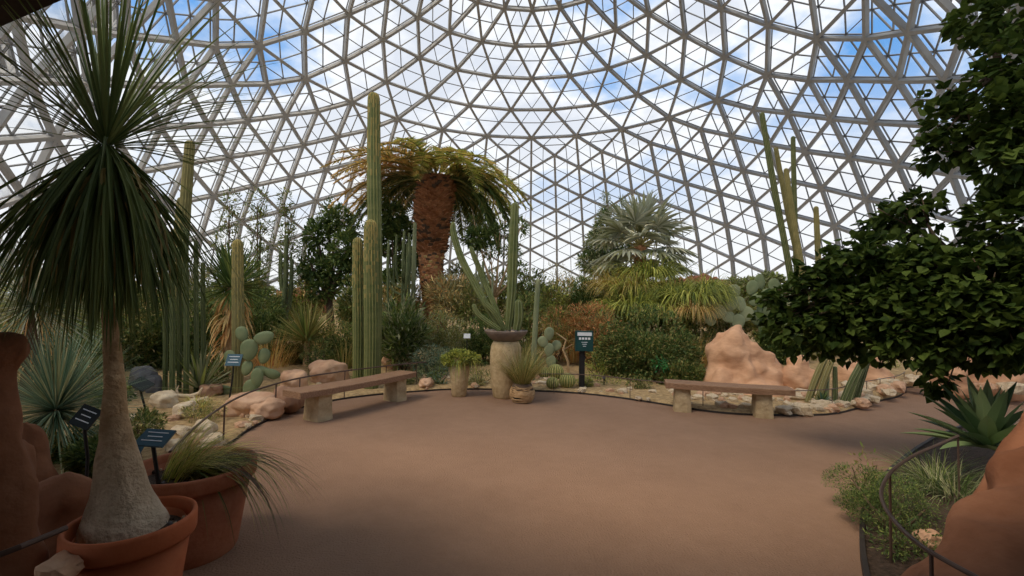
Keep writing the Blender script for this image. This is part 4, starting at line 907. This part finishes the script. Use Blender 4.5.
# ================================================================== big dark tree on the right
BT = [(1004, 16, 44, 28, 4.2), (1018, 75, 36, 46, 4.0), (952, 124, 28, 26, 4.4), (942, 152, 24, 18, 4.5), (1008, 150, 34, 34, 4.2), (975, 22, 20, 16, 4.5), (948, 100, 22, 14, 4.6),
      (900, 218, 34, 20, 4.8), (870, 255, 44, 22, 4.8), (835, 285, 44, 22, 5.0), (800, 308, 30, 24, 5.2), (850, 315, 50, 34, 4.9), (830, 338, 40, 22, 5.1), (900, 300, 50, 50, 4.6), (945, 285, 44, 50, 4.3), (985, 285, 50, 40, 4.0), (1020, 230, 44, 60, 4.0),
      (1000, 322, 60, 38, 4.0), (930, 335, 50, 34, 4.3), (938, 374, 14, 18, 4.5), (1024, 332, 40, 36, 3.8), (915, 205, 22, 10, 4.6), (1015, 190, 24, 20, 4.2), (775, 300, 20, 16, 5.3), (770, 318, 16, 14, 5.3), (870, 285, 50, 40, 4.9), (810, 330, 40, 26, 5.1), (930, 310, 50, 44, 4.4), (1000, 310, 50, 60, 4.1), (965, 340, 50, 22, 4.2), (880, 335, 40, 26, 4.8), (820, 270, 24, 16, 5.1), (880, 225, 20, 14, 5.0), (1012, 130, 30, 60, 3.9)]
BB = W(1110, 480, 4.6); BB.z = 0
bt = thing('broadleaf_tree', 'big dark broad-leaved tree overhanging the whole right edge', 'tree', BB)
mb = MB(); tb = MB()
top = Vector((BB.x-.1, BB.y, 2.3)); tb.tube([BB, BB+Vector((.04, 0, 1.2)), top, Vector((top.x-.15, top.y, 3.6))], [.16, .13, .11, .05], DBARK, n=12)
hubs = [W(1000, 70, 4.2), W(960, 262, 4.4), W(1010, 300, 4.1), W(1020, 150, 4.2)]
for h in hubs: tb.tube([top+Vector((0, 0, R.uniform(-.3, .8))), top.lerp(h, .5)+Vector((0, 0, .12)), h], [.07, .045, .03], DBARK, n=8)
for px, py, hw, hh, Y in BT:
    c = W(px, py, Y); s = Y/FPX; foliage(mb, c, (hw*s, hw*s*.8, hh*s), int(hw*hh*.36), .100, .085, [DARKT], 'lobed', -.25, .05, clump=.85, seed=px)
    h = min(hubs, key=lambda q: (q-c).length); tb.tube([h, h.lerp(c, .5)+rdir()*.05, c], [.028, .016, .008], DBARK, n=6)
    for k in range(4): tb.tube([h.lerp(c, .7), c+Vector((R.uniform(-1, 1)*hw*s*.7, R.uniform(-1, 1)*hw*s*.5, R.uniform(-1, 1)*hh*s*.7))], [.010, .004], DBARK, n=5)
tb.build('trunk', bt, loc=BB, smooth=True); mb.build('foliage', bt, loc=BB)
# ================================================================== shrubs of the middle ground
def sh(lab, px, py, hw, hh, Y, n, L, w, ms, name='shrub', **k):
    """px,py = centre of the foliage in the photo"""
    c = W(px, py, Y); base = Vector((c.x, c.y, T(c.x, c.y))); s = Y/FPX
    return shrub(lab, base, (hw*s, hw*s*.8, hh*s), n, L, w, ms, name=name, cz=max(.1, c.z-base.z), **k)
sh('large rounded dark green shrub right of the green sign post', 648, 350, 48, 42, 10.2, 9000, .075, .022, [DEEPG, DEEPG, MIDG, OLIVE], blobs=None, stems=14, name='dense_shrub')
sh('olive shrub against the left side of the large rounded shrub', 606, 345, 18, 34, 10.8, 2000, .07, .02, [OLIVE, DEEPG, RUST])
sh('lighter spot of bright green foliage low on the large rounded shrub', 660, 362, 8, 6, 9.3, 120, .07, .03, [leafm('bright_leaf', (.03, .20, .07), (.07, .30, .11))], name='bright_plant', stems=2, cat='plant')
tuft('mound of arching yellow-green grass below the silver palm, left half', W(636, 292, 13.5), 1100, 1.1, .026, [LIME, PGREEN, OLIVE, GOLD], spread=1.4, droop=2.2, r0=.8, name='arching_grass')
tuft('mound of arching green grass below the silver palm, right half', W(672, 296, 13), 1100, 1.0, .026, [LIME, PGREEN, PGREEN, MIDG], spread=1.5, droop=2.6, r0=.8, name='arching_grass')
tuft('hanging green grass clump left of the peaked pink rock', W(706, 292, 12), 700, 1.0, .018, [PGREEN, LIME, MIDG], spread=1.6, droop=3.4, r0=.35, name='arching_grass')
tuft('dry golden grass hanging below the green clump by the pink rock', W(694, 312, 11.5), 420, .8, .016, [GOLD, TAN, OLIVE], spread=1.2, droop=3.4, r0=.35, name='dry_grass')
tuft('blond plume grass at the top left of the grassy mound', W(612, 290, 14), 420, 1.1, .02, [GOLD, TAN, GOLD], spread=1.1, droop=2.6, r0=.35, name='plume_grass')
# supporting mound greenery
sh('mid green mass under the arching grass of the central mound', 655, 302, 52, 22, 14.2, 3600, .16, .03, [PGREEN, OLIVE, MIDG], name='mound_shrub')
sh('rusty twiggy bush behind the green sign post', 590, 320, 24, 18, 11.5, 2600, .10, .012, [RUST, RUST, OLIVE], name='twiggy_bush')
sh('rusty and green twiggy bush behind the golden barrel cacti', 556, 326, 22, 20, 11.5, 2200, .10, .012, [RUST, OLIVE, MIDG], name='twiggy_bush')
sh('dark conifer-green bush between the rusty bushes and the mound', 585, 296, 12, 18, 14, 1500, .12, .02, [DEEPG], name='shrub')
sh('yellow-flecked light shrub behind the slim pale cactus', 550, 300, 18, 16, 14, 1500, .10, .025, [OLIVE, LIME, MIDG])
sh('green shrub directly behind the tall urn', 525, 315, 20, 22, 12, 1900, .10, .02, [MIDG, DEEPG, OLIVE])
sh('feathery grey-green bush behind the short urn', 440, 330, 26, 18, 11, 3200, .08, .012, [GREYG, MIDG, OLIVE], name='feathery_bush')
sh('blue-grey low bush between the left bench end and the short urn', 432, 358, 20, 12, 9.8, 1800, .06, .014, [BLUEG, GREYG], name='feathery_bush')
sh('dark green bush in the gap behind the small white sign', 484, 335, 20, 20, 11.5, 2200, .09, .02, [DEEPG, DEEPG, MIDG])
sh('low green clump at the foot of the short urn, right side', 480, 374, 14, 12, 9.2, 900, .05, .014, [MIDG, DEEPG, OLIVE])
sh('low clump of green leaves left of the short urn', 424, 378, 14, 9, 9.2, 700, .05, .014, [MIDG, GREYG])
sh('strappy green bush on dark branching stems behind the left bench', 402, 325, 22, 24, 10.2, 1500, .20, .028, [DEEPG, MIDG, GREYG], name='strappy_bush', up=.6, stems=8)
sh('tan and green bush behind the strappy one, right of the cactus trio', 392, 300, 16, 14, 13, 1300, .14, .02, [OLIVE, MIDG, TAN])
sh('dry tan clump at the foot of the date palm', 450, 292, 22, 16, 12.8, 1300, .22, .02, [TAN, OLIVE, GREYG], name='dry_clump')
sh('green clump right of the date palm foot', 470, 300, 18, 16, 12.6, 1300, .14, .02, [MIDG, OLIVE])
sh('low green bush at the foot of the cactus trio, left side', 340, 340, 20, 18, 10.5, 1700, .08, .02, [MIDG, DEEPG, OLIVE])
sh('green bush behind the large rounded pink boulder', 318, 350, 16, 12, 9.6, 900, .07, .018, [DEEPG, MIDG])
sh('dark green bush under the rosette tree', 288, 345, 24, 18, 10.8, 2200, .08, .02, [DEEPG, OLIVE])
sh('dark green bush between the brown cactus and the twin trees', 262, 315, 22, 26, 11.5, 2600, .10, .022, [DEEPG, MIDG])
sh('dark bush behind the green cactus thicket', 180, 330, 34, 46, 9.5, 4200, .10, .022, [DEEPG, DEEPG, MIDG])
sh('dark green bush behind the ponytail palm trunk', 128, 330, 30, 44, 9, 3600, .10, .022, [DEEPG, MIDG, OLIVE])
sh('green bush at the foot of the shaggy yucca', 212, 372, 16, 14, 8.4, 1100, .07, .016, [DEEPG, MIDG])
sh('olive ground plant between the driftwood and the railing', 205, 408, 20, 7, 6, 900, .05, .012, [OLIVE, GRASS, MIDG], name='ground_plant', cat='plant', stems=3)
sh('olive green ground plant around the blue sign stake', 140, 425, 20, 14, 4.4, 1100, .05, .010, [OLIVE, MIDG, DEEPG], name='ground_plant', cat='plant', stems=5)
sh('dark bush low behind the ball of blue-green spikes', 40, 360, 60, 50, 7.8, 4200, .09, .02, [DEEPG, MIDG], name='shrub')
sh('bush low in front of the right dome wall, left of the dark tree', 728, 312, 26, 14, 13.5, 1700, .12, .03, [GREYG, MIDG, OLIVE])
sh('green bush between the peaked rock and the dark tree', 780, 345, 22, 26, 11.5, 2200, .10, .03, [DEEPG, MIDG])
sh('low yellow-green clump on the pale stones under the dark tree', 868, 385, 14, 6, 9.9, 500, .06, .02, [LIME, OLIVE], name='ground_plant', cat='plant', stems=3)
sh('low green clump at the path bend right of the clump of leaning cacti', 890, 380, 10, 7, 10.5, 400, .06, .02, [MIDG, LIME], name='ground_plant', cat='plant', stems=3)
sh('dark bushes beyond the path under the big tree', 930, 350, 50, 24, 16, 2600, .14, .03, [DEEPG, OLIVE])
sh('dark bush beyond the path at the right edge', 1010, 345, 50, 30, 14, 2600, .14, .03, [DEEPG, MIDG])
sh('low pale-green clump along the kerb right of the sign post', 610, 386, 20, 5, 9.3, 900, .035, .012, [GREYG, MIDG, LIME], name='ground_plant', cat='plant', stems=3)
# distant green band along the foot of the dome
for k, (px, py, hw, hh, Y, lab) in enumerate([(60, 300, 50, 30, 15, 'far'), (130, 290, 36, 36, 16, 'far'), (215, 288, 28, 26, 18, 'far'), (262, 300, 24, 14, 20, 'x'), (360, 300, 30, 12, 22, 'x'), (470, 288, 30, 14, 24, 'x'), (530, 292, 26, 12, 24, 'x'), (580, 290, 24, 12, 25, 'x'), (690, 296, 26, 12, 22, 'x'), (765, 300, 26, 12, 20, 'x'), (860, 300, 50, 26, 18, 'x'), (940, 290, 50, 40, 17, 'x'), (1010, 280, 50, 50, 16, 'x')]):
    labs = ['distant green shrub at the far left edge behind the spiky rosettes', 'distant green shrub behind the ponytail palm trunk', 'distant green shrub behind the brown column cactus', 'distant low shrub behind the slim twin trees', 'distant low shrub behind the cactus trio', 'distant low shrub between the date palm and the tall urn plant', 'distant low shrub behind the bowl on the tall urn',
            'distant low shrub left of the conifer-like tree', 'distant low shrub right of the silver fan palm', 'distant low shrub behind the right cactus cluster', 'distant shrub behind the left branches of the dark tree', 'distant shrub behind the middle of the dark tree', 'distant shrub behind the dark tree at the right edge']
    sh(labs[k], px, py, hw, hh, Y, 1500 if Y > 17 else 2600, .16, .035, R.choice([[MIDG, OLIVE], [DEEPG, MIDG], [OLIVE, GREYG]]), stems=4, name='distant_shrub')
# rusty red cabinet glimpsed behind the palm
c = gb(392, 15.5, 300); b = MB(); b.box(c+Vector((0, 0, .55)), .95, .5, 1.1, RUSTW); b.box(c+Vector((0, 0, 1.12)), 1.05, .6, .06, DBARK)
tag(b.build('garden_cabinet', loc=c), 'rusty red boxy cabinet low behind the bushes left of the date palm', 'cabinet')

# fillers of the middle distance
FB = [(250, 285, 16, 22, 13, 'olive shrub between the brown cactus and the slim twin trees'), (300, 300, 22, 20, 14, 'olive shrub behind the rosette tree'), (355, 300, 16, 24, 13, 'olive shrub right behind the cactus trio'), (408, 300, 12, 26, 13.5, 'grey-green shrub hard against the left of the date palm trunk'),
      (458, 285, 14, 20, 14.5, 'olive-tan shrub on the right of the date palm foot'), (495, 290, 18, 22, 14.5, 'green shrub behind the candelabra cactus in the bowl'), (530, 288, 18, 20, 15, 'olive shrub right of the candelabra cactus'), (562, 300, 16, 22, 14.5, 'yellowish shrub left of the green sign post, far back'),
      (600, 290, 18, 24, 15, 'olive shrub in front of the conifer'), (620, 310, 18, 26, 13, 'yellow-green shrub at the left end of the grassy mound'), (690, 330, 24, 26, 12, 'olive shrub filling below the hanging grass'), (676, 360, 20, 22, 11, 'dark green shrub between the large rounded shrub and the pink rock'),
      (715, 300, 18, 20, 15, 'grey-green shrub behind the hanging grass clump'), (775, 320, 24, 22, 13, 'olive shrub at the foot of the right cactus cluster'), (820, 320, 24, 24, 13, 'green shrub behind the dark tree\'s lowest left branch'), (150, 300, 26, 36, 12, 'green shrub showing through the hanging palm leaves'), (90, 320, 30, 36, 11, 'olive shrub left of the ponytail palm trunk'), (20, 300, 34, 40, 12, 'olive shrub high at the left edge behind the pillar'), (220, 310, 18, 30, 12, 'deep green shrub left of the brown cactus')]
for k, (px, py, hw, hh, Y, lab) in enumerate(FB):
    sh(lab, px, py, hw, hh, Y, 1700, .13, .026, [[OLIVE, MIDG, GREYG], [OLIVE, MIDG, LIME], [MIDG, DEEPG, OLIVE], [OLIVE, TAN, MIDG]][k % 4], stems=5, name='background_shrub')
FG = [(520, 340, 11.2, .9, 'tall olive grass right behind the wicker basket grass'), (575, 335, 12, 1.0, 'rusty dry grass left of the green sign post'), (602, 330, 12, 1.0, 'rusty dry grass right of the green sign post'), (455, 310, 12.5, .9, 'grey-green grass in front of the dry clump at the palm'), (385, 330, 11.5, .9, 'green strappy grass right of the cactus trio'), (318, 320, 12.5, .9, 'tan grass behind the rosette tree'), (345, 350, 10.5, .7, 'olive grass at the foot of the cactus trio'), (270, 350, 10.2, .7, 'olive grass behind the prickly pear'), (690, 350, 11.2, .9, 'dry grass left of the pink rock foot'), (630, 300, 13, 1.0, 'yellow grass spilling over the left of the mound')]
for k, (px, py, Y, L, lab) in enumerate(FG):
    g = W(px, py, Y); g.z = max(T(g.x, g.y), g.z-.35)
    g.z = T(g.x, g.y); tuft(lab, g, 260, L*1.3, .016, [[OLIVE, MIDG, GRASS], [RUST, TAN, GOLD], [RUST, GOLD, OLIVE], [GREYG, MIDG], [MIDG, DEEPG], [TAN, GRASS]][k % 6], spread=.6, droop=1.2, r0=.5, name='tall_grass')

for px, py, Y, L, lab in ((650, 276, 14, 1.0, 'crest of yellow-green grass at the very top of the mound under the silver palm'), (632, 310, 12.6, .9, 'yellow-green grass hanging halfway down the mound, left side'), (664, 312, 12.4, .9, 'bright green grass hanging halfway down the mound, middle'), (690, 300, 12.2, .9, 'green grass hanging on the right shoulder of the mound')):
    tuft(lab, W(px, py, Y), 620, L, .042, [LIME, PGREEN, MIDG, LIME], spread=1.3, droop=2.4, r0=.7, name='arching_grass')
sh('low green ground plants between the sandstone pillar and the ponytail palm', 100, 452, 26, 14, 3.6, 1500, .05, .012, [DEEPG, MIDG], name='ground_plant', cat='plant', stems=5)
sh('olive ground plants behind the black sign and beneath the blue-green spikes', 70, 440, 34, 14, 4.6, 1500, .06, .014, [DEEPG, OLIVE], name='ground_plant', cat='plant', stems=5)
sh('green ground plants left of the dark grey boulder', 112, 392, 18, 14, 6, 1100, .06, .016, [DEEPG, MIDG], name='ground_plant', cat='plant', stems=5)
tuft('wispy yellow grass tuft beside the driftwood', TG(196, 410), 200, .32, .007, [GRASS, LIME, GOLD], spread=.9, droop=1.6, r0=.1, name='yellow_grass')

stones(30, lambda i: TG(R.uniform(908, 1020), R.uniform(374, 387)), .06, .2, 'small pale stone on the bank beyond the path bend', 'stones beyond the path bend')
for px, py, hw, hh, Y, ms, lab in ((925, 378, 12, 7, 11, [OLIVE, MIDG], 'low olive clump on the bank just beyond the path bend'), (962, 374, 16, 9, 11.5, [GREYG, OLIVE], 'grey-green clump on the bank beyond the path, middle'), (1000, 376, 14, 8, 11, [LIME, OLIVE], 'yellowish clump on the bank beyond the path, above the agave'), (890, 366, 16, 10, 13, [DEEPG, MIDG], 'dark clump on the bank seen through the gap over the path bend')):
    sh(lab, px, py, hw, hh, Y, 700, .08, .02, ms, name='ground_plant', cat='plant', stems=3)
o = rockmesh(TG(975, 384)+Vector((0, .3, .12)), (.42, .3, .34), PINKROCK, 6.1, name='boulder', n=4); tag(o, 'orange boulder on the far bank above the agave', 'boulder')
o = rockmesh(TG(1012, 384)+Vector((0, .3, .14)), (.36, .3, .44), PINKROCK, 8.3, name='boulder', n=4); tag(o, 'orange boulder on the far bank at the right edge', 'boulder')

sh('dark green skirt of the large rounded shrub reaching the gravel by the right bench', 684, 376, 22, 16, 9.3, 2200, .07, .02, [DEEPG, MIDG, OLIVE], name='dense_shrub', stems=5)
for px, py, hw, hh, Y, ms, lab in ((404, 376, 12, 6, 8.9, [OLIVE, DEEPG], 'low olive clump just behind the right end of the left bench'), (438, 374, 10, 8, 9.0, [MIDG, BLUEG], 'small grey-green clump left of the short urn by the kerb'), (476, 384, 9, 5, 8.9, [OLIVE, GREYG], 'small pale clump at the kerb between the two urns'), (530, 366, 14, 12, 10, [MIDG, BLUEG, OLIVE], 'blue-green clump behind the basket grass'), (585, 386, 8, 4, 9.0, [GREYG, LIME], 'tiny pale clump at the foot of the green sign post'), (640, 390, 12, 5, 8.9, [DEEPG, OLIVE], 'low dark clump in front of the large rounded shrub'), (596, 366, 12, 14, 9.9, [LIME, MIDG], 'bright green leafy plant just right of the sign post'), (365, 378, 12, 5, 8.7, [OLIVE, MIDG], 'low clump at the foot of the cactus trio')):
    sh(lab, px, py, hw, hh, Y, 700, .06, .018, ms, name='ground_plant', cat='plant', stems=3)
p = TG(571, 380)+Vector((0, .4, 0)); b = MB(); Yb = p.y
b.tube([p, W(568, 362, Yb), W(563, 350, Yb), W(566, 340, Yb), W(556, 333, Yb)], [.03, .03, .025, .02, .01], BARK, n=7); b.tube([W(563, 350, Yb), W(573, 344, Yb+.1)], [.015, .006], BARK, n=5)
tag(b.build('dead_branch', loc=p), 'bare crooked brown branch rising left of the green sign post', 'branch')
rosette('blue-green agave between the basket grass and the golden barrel cacti', TG(536, 376)+Vector((0, .5, 0)), 30, .42, .05, [BLUEG, MIDG], el=(5, 80), name='agave', cat='agave', droop=.1)
